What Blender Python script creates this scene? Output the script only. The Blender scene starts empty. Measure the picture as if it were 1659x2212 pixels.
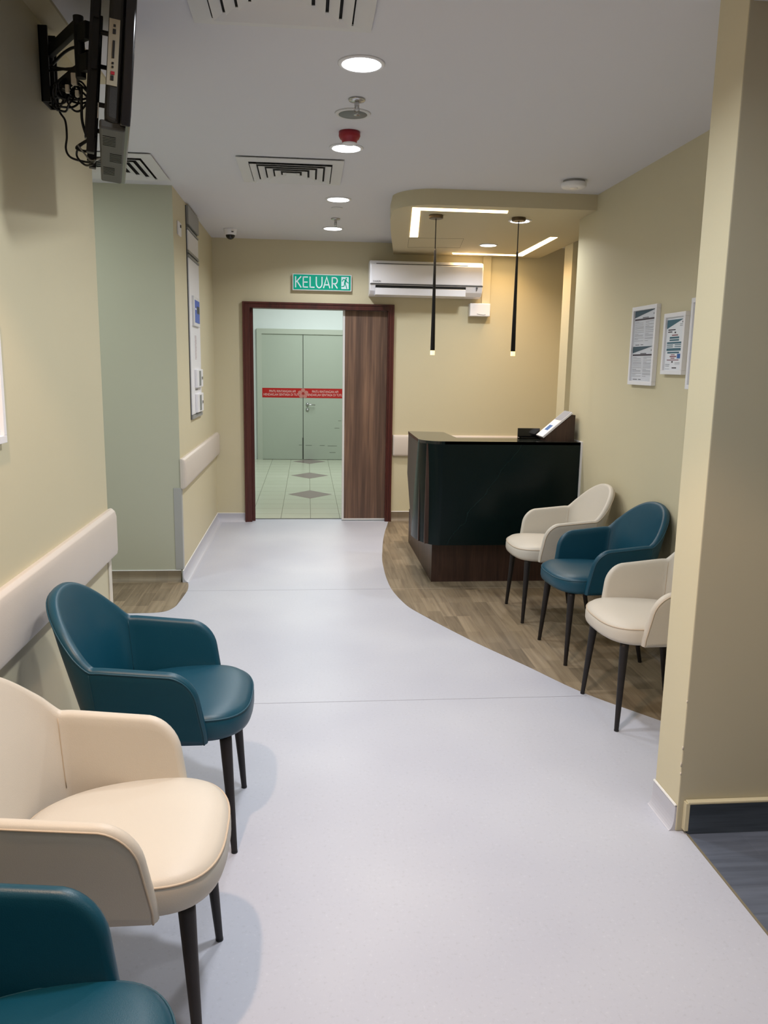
import bpy, bmesh, math, random
from mathutils import Vector, Matrix
random.seed(7)
COL = bpy.context.scene.collection
PI = math.pi

# ------------------------------------------------------------------ materials
def srgb(c):
    return tuple(((v/255)/12.92 if v/255 <= 0.04045 else ((v/255+0.055)/1.055)**2.4) for v in c)

def mat(name, col, rough=0.5, metal=0.0, bump=0.0, bscale=200.0, var=0.0, vscale=6.0, spec=0.5, coat=0.0, emit=None, estr=0.0):
    m = bpy.data.materials.new(name); m.use_nodes = True
    nt = m.node_tree; b = nt.nodes['Principled BSDF']
    c = srgb(col)+(1,)
    b.inputs['Base Color'].default_value = c
    b.inputs['Roughness'].default_value = rough
    b.inputs['Metallic'].default_value = metal
    b.inputs['Specular IOR Level'].default_value = spec
    b.inputs['Coat Weight'].default_value = coat
    tc = nt.nodes.new('ShaderNodeTexCoord')
    if var > 0:
        n = nt.nodes.new('ShaderNodeTexNoise'); n.inputs['Scale'].default_value = vscale; n.inputs['Detail'].default_value = 4
        nt.links.new(tc.outputs['Object'], n.inputs['Vector'])
        mx = nt.nodes.new('ShaderNodeMix'); mx.data_type = 'RGBA'
        mx.inputs[6].default_value = tuple(max(0, v*(1-var)) for v in c[:3])+(1,)
        mx.inputs[7].default_value = tuple(min(1, v*(1+var)) for v in c[:3])+(1,)
        nt.links.new(n.outputs['Fac'], mx.inputs[0]); nt.links.new(mx.outputs[2], b.inputs['Base Color'])
    if bump > 0:
        n2 = nt.nodes.new('ShaderNodeTexNoise'); n2.inputs['Scale'].default_value = bscale; n2.inputs['Detail'].default_value = 3
        nt.links.new(tc.outputs['Object'], n2.inputs['Vector'])
        bp = nt.nodes.new('ShaderNodeBump'); bp.inputs['Strength'].default_value = bump; bp.inputs['Distance'].default_value = 0.002
        nt.links.new(n2.outputs['Fac'], bp.inputs['Height']); nt.links.new(bp.outputs['Normal'], b.inputs['Normal'])
    if emit:
        b.inputs['Emission Color'].default_value = tuple(emit)+(1,)
        b.inputs['Emission Strength'].default_value = estr
    return m

def ramp(nt, stops):
    r = nt.nodes.new('ShaderNodeValToRGB'); e = r.color_ramp.elements
    e[0].position = stops[0][0]; e[0].color = srgb(stops[0][1])+(1,)
    e[1].position = stops[-1][0]; e[1].color = srgb(stops[-1][1])+(1,)
    for p, c in stops[1:-1]:
        k = e.new(p); k.color = srgb(c)+(1,)
    return r

def wood_grain(name, stops, axis='Z', fine=38.0, rough=0.45, stretch=0.05, dist=1.0):
    m = bpy.data.materials.new(name); m.use_nodes = True; nt = m.node_tree; b = nt.nodes['Principled BSDF']
    tc = nt.nodes.new('ShaderNodeTexCoord'); mp = nt.nodes.new('ShaderNodeMapping')
    sc = [1.0, 1.0, 1.0]; sc['XYZ'.index(axis)] = stretch; mp.inputs['Scale'].default_value = sc
    nt.links.new(tc.outputs['Object'], mp.inputs['Vector'])
    n1 = nt.nodes.new('ShaderNodeTexNoise'); n1.inputs['Scale'].default_value = fine/4; n1.inputs['Detail'].default_value = 3; n1.inputs['Distortion'].default_value = dist
    n2 = nt.nodes.new('ShaderNodeTexNoise'); n2.inputs['Scale'].default_value = fine*3; n2.inputs['Detail'].default_value = 5
    nt.links.new(mp.outputs[0], n1.inputs['Vector']); nt.links.new(mp.outputs[0], n2.inputs['Vector'])
    ma = nt.nodes.new('ShaderNodeMix'); ma.data_type = 'FLOAT'; ma.inputs[0].default_value = 0.35
    nt.links.new(n1.outputs['Fac'], ma.inputs[2]); nt.links.new(n2.outputs['Fac'], ma.inputs[3])
    r = ramp(nt, stops); nt.links.new(ma.outputs[0], r.inputs[0]); nt.links.new(r.outputs[0], b.inputs['Base Color'])
    b.inputs['Roughness'].default_value = rough
    return m

def plank_floor(name, cols, grain, rough=0.5, pw=0.1, pl=0.62, rot=0.0, mortar=None, msize=0.004):
    m = bpy.data.materials.new(name); m.use_nodes = True; nt = m.node_tree; b = nt.nodes['Principled BSDF']
    tc = nt.nodes.new('ShaderNodeTexCoord'); mp = nt.nodes.new('ShaderNodeMapping'); mp.inputs['Rotation'].default_value = (0, 0, rot)
    nt.links.new(tc.outputs['Object'], mp.inputs['Vector'])
    br = nt.nodes.new('ShaderNodeTexBrick'); br.inputs['Scale'].default_value = 1.0
    br.inputs['Brick Width'].default_value = pl; br.inputs['Row Height'].default_value = pw
    br.inputs['Mortar Size'].default_value = msize*0.25; br.inputs['Mortar Smooth'].default_value = 0.2
    br.inputs['Color1'].default_value = srgb(cols[0])+(1,); br.inputs['Color2'].default_value = srgb(cols[1])+(1,)
    br.inputs['Mortar'].default_value = srgb(mortar or cols[0])+(1,); br.offset = 0.37; br.offset_frequency = 3
    nt.links.new(mp.outputs[0], br.inputs['Vector'])
    m2 = nt.nodes.new('ShaderNodeMapping'); m2.inputs['Scale'].default_value = (1.6, 26, 1); nt.links.new(mp.outputs[0], m2.inputs['Vector'])
    n = nt.nodes.new('ShaderNodeTexNoise'); n.inputs['Scale'].default_value = 1.4; n.inputs['Detail'].default_value = 6; n.inputs['Distortion'].default_value = 0.6
    nt.links.new(m2.outputs[0], n.inputs['Vector'])
    r = ramp(nt, grain); nt.links.new(n.outputs['Fac'], r.inputs[0])
    mx = nt.nodes.new('ShaderNodeMix'); mx.data_type = 'RGBA'; mx.blend_type = 'MULTIPLY'; mx.inputs[0].default_value = 1.0
    nt.links.new(br.outputs['Color'], mx.inputs[6]); nt.links.new(r.outputs[0], mx.inputs[7])
    nt.links.new(mx.outputs[2], b.inputs['Base Color']); b.inputs['Roughness'].default_value = rough
    return m

def speckle_floor(name, base, dark, light):
    m = bpy.data.materials.new(name); m.use_nodes = True; nt = m.node_tree; b = nt.nodes['Principled BSDF']
    tc = nt.nodes.new('ShaderNodeTexCoord')
    v = nt.nodes.new('ShaderNodeTexNoise'); v.inputs['Scale'].default_value = 80; v.inputs['Detail'].default_value = 2
    nt.links.new(tc.outputs['Object'], v.inputs['Vector'])
    r = ramp(nt, [(0.30, dark), (0.40, base), (0.62, base), (0.72, light)]); nt.links.new(v.outputs['Fac'], r.inputs[0])
    big = nt.nodes.new('ShaderNodeTexNoise'); big.inputs['Scale'].default_value = 1.3; nt.links.new(tc.outputs['Object'], big.inputs['Vector'])
    r2 = ramp(nt, [(0.3, (240, 240, 244)), (0.7, (255, 255, 255))]); nt.links.new(big.outputs['Fac'], r2.inputs[0])
    mx = nt.nodes.new('ShaderNodeMix'); mx.data_type = 'RGBA'; mx.blend_type = 'MULTIPLY'; mx.inputs[0].default_value = 1.0
    nt.links.new(r.outputs[0], mx.inputs[6]); nt.links.new(r2.outputs[0], mx.inputs[7]); nt.links.new(mx.outputs[2], b.inputs['Base Color'])
    b.inputs['Roughness'].default_value = 0.42; b.inputs['Specular IOR Level'].default_value = 0.35
    return m

def marble_black(name):
    m = bpy.data.materials.new(name); m.use_nodes = True; nt = m.node_tree; b = nt.nodes['Principled BSDF']
    tc = nt.nodes.new('ShaderNodeTexCoord'); mp = nt.nodes.new('ShaderNodeMapping'); mp.inputs['Rotation'].default_value = (0, -0.95, 0)
    nt.links.new(tc.outputs['Object'], mp.inputs['Vector'])
    n = nt.nodes.new('ShaderNodeTexNoise'); n.inputs['Scale'].default_value = 7; n.inputs['Detail'].default_value = 6; nt.links.new(tc.outputs['Object'], n.inputs['Vector'])
    sx = nt.nodes.new('ShaderNodeSeparateXYZ'); nt.links.new(tc.outputs['Object'], sx.inputs[0])
    def mth(op, a, c=None, d=None):
        q = nt.nodes.new('ShaderNodeMath'); q.operation = op
        for k, v in enumerate((a, c, d)):
            if v is None: continue
            if isinstance(v, (int, float)): q.inputs[k].default_value = v
            else: nt.links.new(v, q.inputs[k])
        return q.outputs[0]
    line = mth('SUBTRACT', mth('MULTIPLY_ADD', sx.outputs[2], 0.76, -0.568), sx.outputs[0])
    line = mth('MULTIPLY_ADD', n.outputs['Fac'], 0.14, mth('SUBTRACT', line, 0.07))
    dist = mth('ABSOLUTE', line)
    r = ramp(nt, [(0.0, (24, 44, 46)), (0.0035, (3, 22, 23)), (0.4, (2, 19, 20))]); nt.links.new(dist, r.inputs[0])
    nt.links.new(r.outputs[0], b.inputs['Base Color'])
    b.inputs['Roughness'].default_value = 0.26; b.inputs['Specular IOR Level'].default_value = 0.22
    return m

def tile_floor(name):
    m = bpy.data.materials.new(name); m.use_nodes = True; nt = m.node_tree; b = nt.nodes['Principled BSDF']
    tc = nt.nodes.new('ShaderNodeTexCoord'); mp = nt.nodes.new('ShaderNodeMapping'); mp.inputs['Location'].default_value = (-0.03, 0.05, 0)
    nt.links.new(tc.outputs['Object'], mp.inputs['Vector'])
    br = nt.nodes.new('ShaderNodeTexBrick'); br.inputs['Scale'].default_value = 1; br.offset = 0
    br.inputs['Brick Width'].default_value = 0.3; br.inputs['Row Height'].default_value = 0.3; br.inputs['Mortar Size'].default_value = 0.003
    br.inputs['Color1'].default_value = srgb((196, 198, 178))+(1,); br.inputs['Color2'].default_value = srgb((190, 193, 172))+(1,)
    br.inputs['Mortar'].default_value = srgb((120, 118, 100))+(1,)
    nt.links.new(mp.outputs[0], br.inputs['Vector']); nt.links.new(br.outputs['Color'], b.inputs['Base Color'])
    b.inputs['Roughness'].default_value = 0.22
    return m

M = {}
M['beige'] = mat('beige_wall_paint', (204, 196, 167), 0.55, bump=0.12, bscale=60, var=0.02, vscale=2, spec=0.3)
M['sage'] = mat('sage_wall_paint', (190, 190, 172), 0.55, bump=0.1, bscale=60, var=0.02, vscale=2, spec=0.3)
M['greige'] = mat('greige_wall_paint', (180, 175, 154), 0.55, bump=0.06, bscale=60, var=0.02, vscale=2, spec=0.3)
M['ceil'] = mat('ceiling_paint', (216, 216, 221), 0.7, bump=0.05, bscale=40, spec=0.2)
M['soffit'] = mat('soffit_paint', (200, 190, 160), 0.6, bump=0.05, bscale=40, spec=0.2)
M['farwall'] = mat('far_wall_paint', (222, 228, 226), 0.6, var=0.02, spec=0.2)
M['white_floor'] = speckle_floor('speckled_vinyl', (190, 193, 204), (184, 187, 197), (196, 199, 209))
M['cove'] = mat('cove_vinyl', (190, 191, 201), 0.4, var=0.03, vscale=30)
M['bead'] = mat('white_bead', (226, 226, 226), 0.4)
M['wood_floor'] = plank_floor('oak_look_vinyl', ((158, 143, 120), (122, 109, 90)), [(0.25, (190, 185, 182)), (0.5, (232, 230, 226)), (0.75, (255, 255, 255))], rot=PI/2, pw=0.085, pl=0.30, mortar=(150, 134, 112), msize=0.006)
M['wood_cove'] = plank_floor('oak_look_cove', ((150, 136, 114), (132, 120, 102)), [(0.25, (190, 184, 178)), (0.7, (250, 250, 250))], rot=0, pw=0.4, pl=0.09)
M['dark_floor'] = plank_floor('slate_look_vinyl', ((112, 120, 134), (98, 106, 120)), [(0.25, (190, 190, 195)), (0.6, (232, 232, 236)), (0.8, (255, 255, 255))], rot=0, pw=0.15, pl=0.9, rough=0.5)
M['dark_skirt'] = wood_grain('slate_look_skirting', [(0.3, (40, 48, 58)), (0.7, (74, 84, 98))], axis='X', rough=0.5)
M['tile'] = tile_floor('cream_tile'); M['tile_dark'] = mat('taupe_tile', (138, 122, 118), 0.25)
M['rail'] = mat('bumper_rail', (206, 196, 186), 0.45, bump=0.15, bscale=300, var=0.02)
M['guard'] = mat('corner_guard_grey', (170, 170, 168), 0.45)
M['guard_cream'] = mat('corner_guard_cream', (214, 206, 190), 0.45)
M['frame_wood'] = wood_grain('mahogany_frame', [(0.3, (50, 20, 17)), (0.5, (74, 31, 26)), (0.75, (92, 42, 34))], axis='Z', rough=0.38)
M['door_wood'] = wood_grain('walnut_laminate', [(0.32, (70, 52, 44)), (0.5, (102, 78, 64)), (0.66, (134, 104, 84))], axis='Z', fine=20, rough=0.5, stretch=0.04, dist=2.0)
M['desk_wood'] = wood_grain('dark_walnut', [(0.3, (40, 26, 22)), (0.5, (62, 42, 35)), (0.72, (82, 58, 48))], axis='Z', fine=40, rough=0.4, stretch=0.06)
M['marble'] = marble_black('black_marble')
M['counter'] = mat('counter_top_gloss', (26, 31, 29), 0.11, spec=0.6, var=0.2, vscale=40)
M['white'] = mat('white_plastic', (232, 232, 236), 0.35)
M['white_gloss'] = mat('white_gloss_plastic', (236, 236, 242), 0.22)
M['white_matte'] = mat('white_powder_coat', (214, 214, 214), 0.5)
M['black'] = mat('black_plastic', (14, 14, 16), 0.4)
M['black_gloss'] = mat('black_gloss', (8, 8, 11), 0.12)
M['black_void'] = mat('dark_opening', (16, 16, 17), 0.8)
M['black_metal'] = mat('black_metal', (14, 13, 14), 0.5, metal=0.2, bump=0.08, bscale=400)
M['leg_metal'] = mat('leg_metal', (30, 26, 27), 0.5, metal=0.2, bump=0.25, bscale=500)
M['tv_back'] = mat('tv_back_plastic', (25, 24, 22), 0.6, bump=0.3, bscale=700)
M['tv_bottom_lit'] = mat('tv_back_plastic_floor_lit', (52, 52, 50), 0.5, bump=0.2, bscale=700)  # lighter than the back: floor light on the underside is painted in
M['port_tan'] = mat('port_plate', (150, 143, 126), 0.5)
M['chrome'] = mat('brushed_steel', (190, 190, 190), 0.25, metal=1.0)
M['bronze'] = mat('bronze_metal', (92, 80, 66), 0.35, metal=0.8)
M['grey'] = mat('grey_grille', (128, 132, 130), 0.6, bump=0.4, bscale=900)
M['grey_metal'] = mat('grey_metal', (150, 150, 148), 0.45, metal=0.1)
M['dark_grey'] = mat('dark_grey', (62, 64, 68), 0.5)
M['red_plastic'] = mat('red_plastic', (150, 22, 40), 0.4)
M['green_sign'] = mat('green_sign', (0, 138, 112), 0.18, emit=(0.0, 0.25, 0.17), estr=0.45)
M['sign_white'] = mat('sign_letter', (206, 226, 232), 0.18, emit=(0.55, 0.72, 0.75), estr=0.12)
M['green_door'] = mat('sage_door_paint', (172, 180, 166), 0.4, var=0.02, vscale=3)
M['green_frame'] = mat('sage_frame_paint', (180, 186, 172), 0.35)
M['red_tape'] = mat('red_tape', (176, 26, 24), 0.4); M['pink'] = mat('tape_motif', (190, 120, 112), 0.5)
M['tape_text'] = mat('tape_text', (226, 190, 186), 0.5)
M['scuff'] = mat('door_scuff', (70, 72, 64), 0.8)
M['teal'] = mat('teal_leather', (8, 66, 86), 0.40, bump=0.14, bscale=420, var=0.06, vscale=5, spec=0.45)
M['teal_seam'] = mat('teal_piping', (16, 66, 84), 0.5)
M['teal_stitch'] = mat('teal_thread', (70, 110, 124), 0.6)
M['cream'] = mat('cream_leather', (198, 192, 181), 0.45, bump=0.14, bscale=420, var=0.03, vscale=5, spec=0.4)
M['cream_seam'] = mat('cream_piping', (188, 172, 152), 0.5)
M['cream_stitch'] = mat('cream_thread', (170, 154, 134), 0.6)
M['paper'] = mat('paper_white', (226, 230, 236), 0.6)
M['paper_grey'] = mat('paper_cool', (202, 206, 214), 0.6)
M['slate_print'] = mat('slate_print', (62, 84, 98), 0.6); M['teal_print'] = mat('teal_print', (66, 106, 122), 0.6)
M['dark_print'] = mat('dark_print', (58, 50, 62), 0.6); M['grey_print'] = mat('grey_print', (142, 144, 152), 0.6)
M['maroon_print'] = mat('maroon_print', (128, 72, 84), 0.6); M['blue_print'] = mat('blue_print', (50, 96, 160), 0.6)
M['blue_screen'] = mat('blue_screen', (30, 60, 140), 0.25, emit=(0.02, 0.06, 0.22), estr=0.6)
M['led_cool'] = mat('cool_led', (255, 255, 255), 0.5, emit=(0.93, 0.96, 1.0), estr=9.0)
M['led_warm'] = mat('warm_led', (255, 240, 214), 0.5, emit=(1.0, 0.74, 0.42), estr=5.0)
M['led_tip'] = mat('warm_acrylic', (255, 236, 190), 0.5, emit=(1.0, 0.72, 0.3), estr=1.6)
M['groove'] = mat('shadow_gap', (120, 112, 92), 0.8)
M['seam_line'] = mat('vinyl_weld', (150, 152, 164), 0.6)
M['plaster'] = mat('bare_plaster', (214, 204, 190), 0.8)

# ------------------------------------------------------------------ mesh helpers
def obj(name, bm, m, parent=None, smooth=False, loc=None):
    me = bpy.data.meshes.new(name)
    bmesh.ops.recalc_face_normals(bm, faces=bm.faces)
    bm.to_mesh(me); bm.free()
    if isinstance(m, (list, tuple)):
        for x in m: me.materials.append(x)
    else: me.materials.append(m)
    if smooth:
        for p in me.polygons: p.use_smooth = True
    o = bpy.data.objects.new(name, me); COL.objects.link(o)
    if parent is not None: o.parent = parent
    if loc: o.location = loc
    return o

def tag(o, label, cat, group=None):
    o['label'] = label; o['category'] = cat
    if group: o['group'] = group
    return o

def thing(name, label, cat, loc=(0, 0, 0), rz=0.0, group=None):
    o = bpy.data.objects.new(name, None); COL.objects.link(o)
    o.location = loc; o.rotation_euler = (0, 0, rz); o.empty_display_size = 0.1
    return tag(o, label, cat, group)

def struct(name, bm, m, parent=None, smooth=False):
    o = obj(name, bm, m, parent, smooth)
    if parent is None: o['kind'] = 'structure'
    return o

def B(): return bmesh.new()

def box(bm, x0, x1, y0, y1, z0, z1, bev=0.0, seg=2, mi=0, mtx=None):
    vs = [bm.verts.new((x, y, z)) for x in (x0, x1) for y in (y0, y1) for z in (z0, z1)]
    f = [(0, 1, 3, 2), (4, 6, 7, 5), (0, 4, 5, 1), (2, 3, 7, 6), (0, 2, 6, 4), (1, 5, 7, 3)]
    fs = [bm.faces.new([vs[i] for i in q]) for q in f]
    for q in fs: q.material_index = mi
    if bev > 0:
        es = list({e for q in fs for e in q.edges})
        r = bmesh.ops.bevel(bm, geom=es, offset=bev, segments=seg, affect='EDGES', profile=0.5)
        vs = list({v for q in r['faces'] for v in q.verts} | {v for v in vs if v.is_valid})
        for q in r['faces']: q.material_index = mi
    if mtx is not None:
        for v in {v for v in vs if v.is_valid}: v.co = mtx @ v.co
    return bm

def bx(*a, **k): return box(B(), *a, **k)

def prism(bm, pts, z0, z1, mi=0, plane='XY'):
    def P(a, b, c):
        return {'XY': (a, b, c), 'XZ': (a, c, b), 'YZ': (c, a, b)}[plane]
    lo = [bm.verts.new(P(x, y, z0)) for x, y in pts]; hi = [bm.verts.new(P(x, y, z1)) for x, y in pts]
    n = len(pts); fs = [bm.faces.new(lo), bm.faces.new(hi)]
    for i in range(n): fs.append(bm.faces.new((lo[i], lo[(i+1) % n], hi[(i+1) % n], hi[i])))
    for f in fs: f.material_index = mi
    return bm

def lathe(bm, prof, c=(0, 0, 0), n=40, mi=0, axis='Z'):
    rings = []
    def P(r, a, z):
        if axis == 'Z': return (c[0]+r*math.cos(a), c[1]+r*math.sin(a), c[2]+z)
        if axis == 'Y': return (c[0]+r*math.cos(a), c[1]+z, c[2]+r*math.sin(a))
        return (c[0]+z, c[1]+r*math.cos(a), c[2]+r*math.sin(a))
    for r, z in prof:
        rings.append([bm.verts.new(P(max(r, 1e-5), 2*PI*i/n, z)) for i in range(n)])
    for a, b in zip(rings, rings[1:]):
        for i in range(n):
            f = bm.faces.new((a[i], a[(i+1) % n], b[(i+1) % n], b[i])); f.material_index = mi
    for rg in (rings[0], rings[-1]):
        f = bm.faces.new(rg); f.material_index = mi
    return bm

def tube(bm, pts, r, n=8, closed=False, mi=0, radii=None):
    pts = [Vector(p) for p in pts]; N = len(pts); rings = []
    up = None
    for i, p in enumerate(pts):
        if closed: t = pts[(i+1) % N]-pts[i-1]
        else: t = pts[min(i+1, N-1)]-pts[max(i-1, 0)]
        if t.length < 1e-9: t = Vector((0, 0, 1))
        t.normalize()
        if up is None:
            up = Vector((0, 0, 1)) if abs(t.z) < 0.9 else Vector((1, 0, 0))
        a = t.cross(up)
        if a.length < 1e-6: a = t.cross(Vector((0, 1, 0)))
        a.normalize(); b = a.cross(t).normalized(); up = b
        rr = radii[i] if radii else r
        rings.append([bm.verts.new(p+a*rr*math.cos(2*PI*k/n)+b*rr*math.sin(2*PI*k/n)) for k in range(n)])
    prs = list(zip(rings, rings[1:]))
    if closed: prs.append((rings[-1], rings[0]))
    for A, C in prs:
        for k in range(n):
            f = bm.faces.new((A[k], A[(k+1) % n], C[(k+1) % n], C[k])); f.material_index = mi
    if not closed:
        bm.faces.new(rings[0]).material_index = mi; bm.faces.new(rings[-1]).material_index = mi
    return bm

def spline(cp, k=10):
    cp = [Vector(c) for c in cp]; out = []
    P = [cp[0]*2-cp[1]]+cp+[cp[-1]*2-cp[-2]]
    for i in range(1, len(P)-2):
        a, b, c, d = P[i-1], P[i], P[i+1], P[i+2]
        for j in range(k):
            t = j/k
            out.append(0.5*((2*b)+(c-a)*t+(2*a-5*b+4*c-d)*t*t+(-a+3*b-3*c+d)*t**3))
    out.append(cp[-1]); return out

def text_mesh(name, body, size, m, parent, loc, rot, align='CENTER', ext=0.0006, squeeze=1.0):
    cu = bpy.data.curves.new(name, 'FONT'); cu.body = body; cu.size = size; cu.align_x = align; cu.align_y = 'CENTER'; cu.extrude = ext
    to = bpy.data.objects.new(name+'_src', cu)
    COL.objects.link(to); bpy.context.view_layer.update()
    me = bpy.data.meshes.new_from_object(to.evaluated_get(bpy.context.evaluated_depsgraph_get()))
    bpy.data.objects.remove(to, do_unlink=True)
    me.materials.clear(); me.materials.append(m)
    o = bpy.data.objects.new(name, me); COL.objects.link(o)
    mt = Matrix.Translation(loc) @ rot @ Matrix.Scale(squeeze, 4, (1, 0, 0))
    me.transform(mt); o.parent = parent
    return o

# ------------------------------------------------------------------ key dimensions
HC = 2.69          # ceiling height
YB = 7.93          # back wall plane
XL, XF = -0.905, -0.887     # near / far left wall planes
XR = 1.93          # right wall plane
SOF = 2.59         # dropped soffit

# ------------------------------------------------------------------ setting
bm = B(); box(bm, -3.2, 3.6, -3.0, YB+0.13, -0.1, 0.0)
floor = struct('floor', bm, M['white_floor'])
wood_r = [(0.812, 7.93), (0.767, 7.65), (0.723, 7.382), (0.672, 7.0), (0.631, 6.619), (0.6, 6.3), (0.586, 6.0), (0.580, 5.75), (0.584, 5.5), (0.6, 5.32), (0.625, 5.16), (0.66, 5.0), (0.73, 4.82), (0.823, 4.6), (0.90, 4.43), (0.978, 4.266), (1.154, 3.931), (1.331, 3.58), (1.576, 3.25), (XR, 2.86), (2.7, 2.86), (2.7, 7.93)]
rc = [tuple(v[:2]) for v in spline([(x, y, 0) for x, y in wood_r[:19]], 4)]+wood_r[19:]
obj('wood_inlay', prism(B(), rc, 0.0, 0.0012), M['wood_floor'], floor)
wood_l = [(-0.868, 5.70), (-0.841, 5.617), (-0.825, 5.47), (-0.831, 5.294), (-0.838, 5.18), (-0.848, 5.08), (-0.886, 4.99), (-0.951, 4.955), (-1.05, 4.95), (-2.6, 4.95), (-2.6, 5.70)]
lc = [tuple(v[:2]) for v in spline([(x, y, 0) for x, y in wood_l[:9]], 4)]+wood_l[9:]
obj('wood_inlay', prism(B(), lc, 0.0, 0.0012), M['wood_floor'], floor)
obj('dark_inlay', bx(1.285, 3.6, -3.0, 2.40, 0.0, 0.0012), M['dark_floor'], floor)
obj('edge_strip', bx(1.278, 1.2852, -3.0, 2.378, 0.0, 0.002), M['groove'], floor)
bm = B(); box(bm, -0.83, 0.585, 5.443, 5.446, 0.0, 0.0006); box(bm, -0.9, 1.335, 3.537, 3.5405, 0.0, 0.0006)
obj('weld_seam', bm, M['seam_line'], floor)
obj('weld_seam', bx(0.585, XR, 5.443, 5.446, 0.0012, 0.0018), M['cream_seam'], floor)
# far room floor
fr = struct('floor.001', bx(-2.6, 3.2, YB+0.13, 13.25, -0.1, 0.0), M['tile'])
for cy in (8.0, 9.63, 11.30, 12.96):
    obj('diamond_tile', prism(B(), [(0.03-0.262, cy), (0.03, cy-0.31), (0.03+0.262, cy), (0.03, cy+0.31)] if cy > 8.5 else [(0.03-0.26, 8.07), (0.03+0.26, 8.07), (0.03, 8.38)], 0.0, 0.0012), M['tile_dark'], fr).hide_render = (cy < 8.5)
for o in list(fr.children):
    if o.hide_render: bpy.data.objects.remove(o, do_unlink=True)

ce = struct('ceiling', bx(-3.2, 3.6, -3.0, YB+0.13, HC, HC+0.1), M['ceil'])
struct('ceiling.001', bx(1.262, 3.6, -3.0, 2.40, 2.585, HC), M['ceil'])
struct('ceiling.002', bx(-2.6, 3.2, YB+0.13, 13.25, 2.85, 2.95), M['ceil'])

# walls
struct('wall_left', bx(-1.10, XL, -3.0, 3.70, 0, HC), M['beige'])
struct('wall_left.001', bx(-2.6, XF, 5.70, 8.06, 0, HC), [M['sage']])
wl = bpy.data.objects['wall_left.001']; wl.data.materials.append(M['beige'])
for p in wl.data.polygons: p.material_index = 1 if p.normal.x > 0.5 else 0
struct('wall_left.002', bx(-2.7, -2.6, 3.6, 5.8, 0, HC), M['sage'])
struct('wall_left.003', bx(-2.7, -1.10, 3.6, 3.70, 0, HC), M['sage'])
struct('wall_right', bx(XR, 2.8, 2.58, 5.85, 0, HC), M['beige'])
struct('wall_right.001', bx(2.62, 2.75, 5.85, 8.06, 0, HC), M['beige'])
# pilaster / column at the right edge of the view
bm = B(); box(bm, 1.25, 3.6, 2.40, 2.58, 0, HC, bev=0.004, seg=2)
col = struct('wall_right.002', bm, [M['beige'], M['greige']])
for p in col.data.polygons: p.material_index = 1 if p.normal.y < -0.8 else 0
for (y, z, r) in ((2.398, 0.305, 0.007), (2.399, 0.245, 0.009), (2.398, 0.212, 0.006), (2.398, 0.47, 0.005)):
    bmc = B(); lathe(bmc, [(r*0.9, -0.0015), (r, 0), (r*0.7, 0.002)], c=(0, 0, 0), n=9)
    o = obj('paint_chip', bmc, M['plaster'], col); o.matrix_world = Matrix.Translation((1.2515, y+0.004, z)) @ Matrix.Rotation(-PI/4, 4, 'Z') @ Matrix.Rotation(PI/2, 4, 'Y')
struct('wall_right.003', bx(3.5, 3.6, -3.0, 2.40, 0, HC), M['greige'])
struct('wall_rear', bx(-3.2, 3.6, -3.1, -3.0, 0, HC), M['greige'])
# structural column in the recess behind the desk
struct('wall_right.004', bx(2.235, 2.62, 6.91, 7.13, 0, SOF+0.1), M['beige'])
# back wall with door opening
bm = B()
DX0, DX1, DZ = -0.567, 0.785, 2.075
box(bm, -0.887, DX0, YB, YB+0.13, 0, HC); box(bm, DX1, 2.75, YB, YB+0.13, 0, HC); box(bm, DX0, DX1, YB, YB+0.13, DZ, HC)
struct('wall_back', bm, M['beige'])
# far room walls
struct('wall_back.001', bx(-2.6, 3.2, 13.25, 13.35, 0, 2.85), M['farwall'])
struct('wall_left.004', bx(-2.7, -2.6, 8.06, 13.25, 0, 2.85), M['farwall'])
struct('wall_right.005', bx(3.1, 3.2, 8.06, 13.25, 0, 2.85), M['farwall'])

# thin painted batten where the near wall meets the ceiling
struct('trim_1', bx(XL, -0.82, -3.0, 3.70, HC-0.012, HC), M['soffit'])

# soffit above the desk
def arc(cx, cy, rx, ry, a0, a1, n=14):
    return [(cx+rx*math.cos(math.radians(a0+(a1-a0)*i/n)), cy+ry*math.sin(math.radians(a0+(a1-a0)*i/n))) for i in range(n+1)]
sp = [(XR, 5.50)]+[(0.86, 5.50)]+arc(0.86, 5.80, 0.28, 0.30, 270, 186, 14)+[(0.60, 6.1), (0.665, 6.7), (0.745, 7.35), (0.815, YB), (2.235, YB), (2.235, 5.85), (XR, 5.85)]
sof = struct('ceiling.003', prism(B(), sp, SOF, HC), M['soffit'])
# access hatch
h = [(0.84, 6.93), (1.29, 6.87), (1.355, 7.39), (0.895, 7.46)]
bm = B()
for a, b in zip(h, h[1:]+h[:1]):
    tube(bm, [(a[0], a[1], SOF-0.0002), (b[0], b[1], SOF-0.0002)], 0.0013, 4)
obj('access_hatch', bm, M['groove'], sof)

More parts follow.
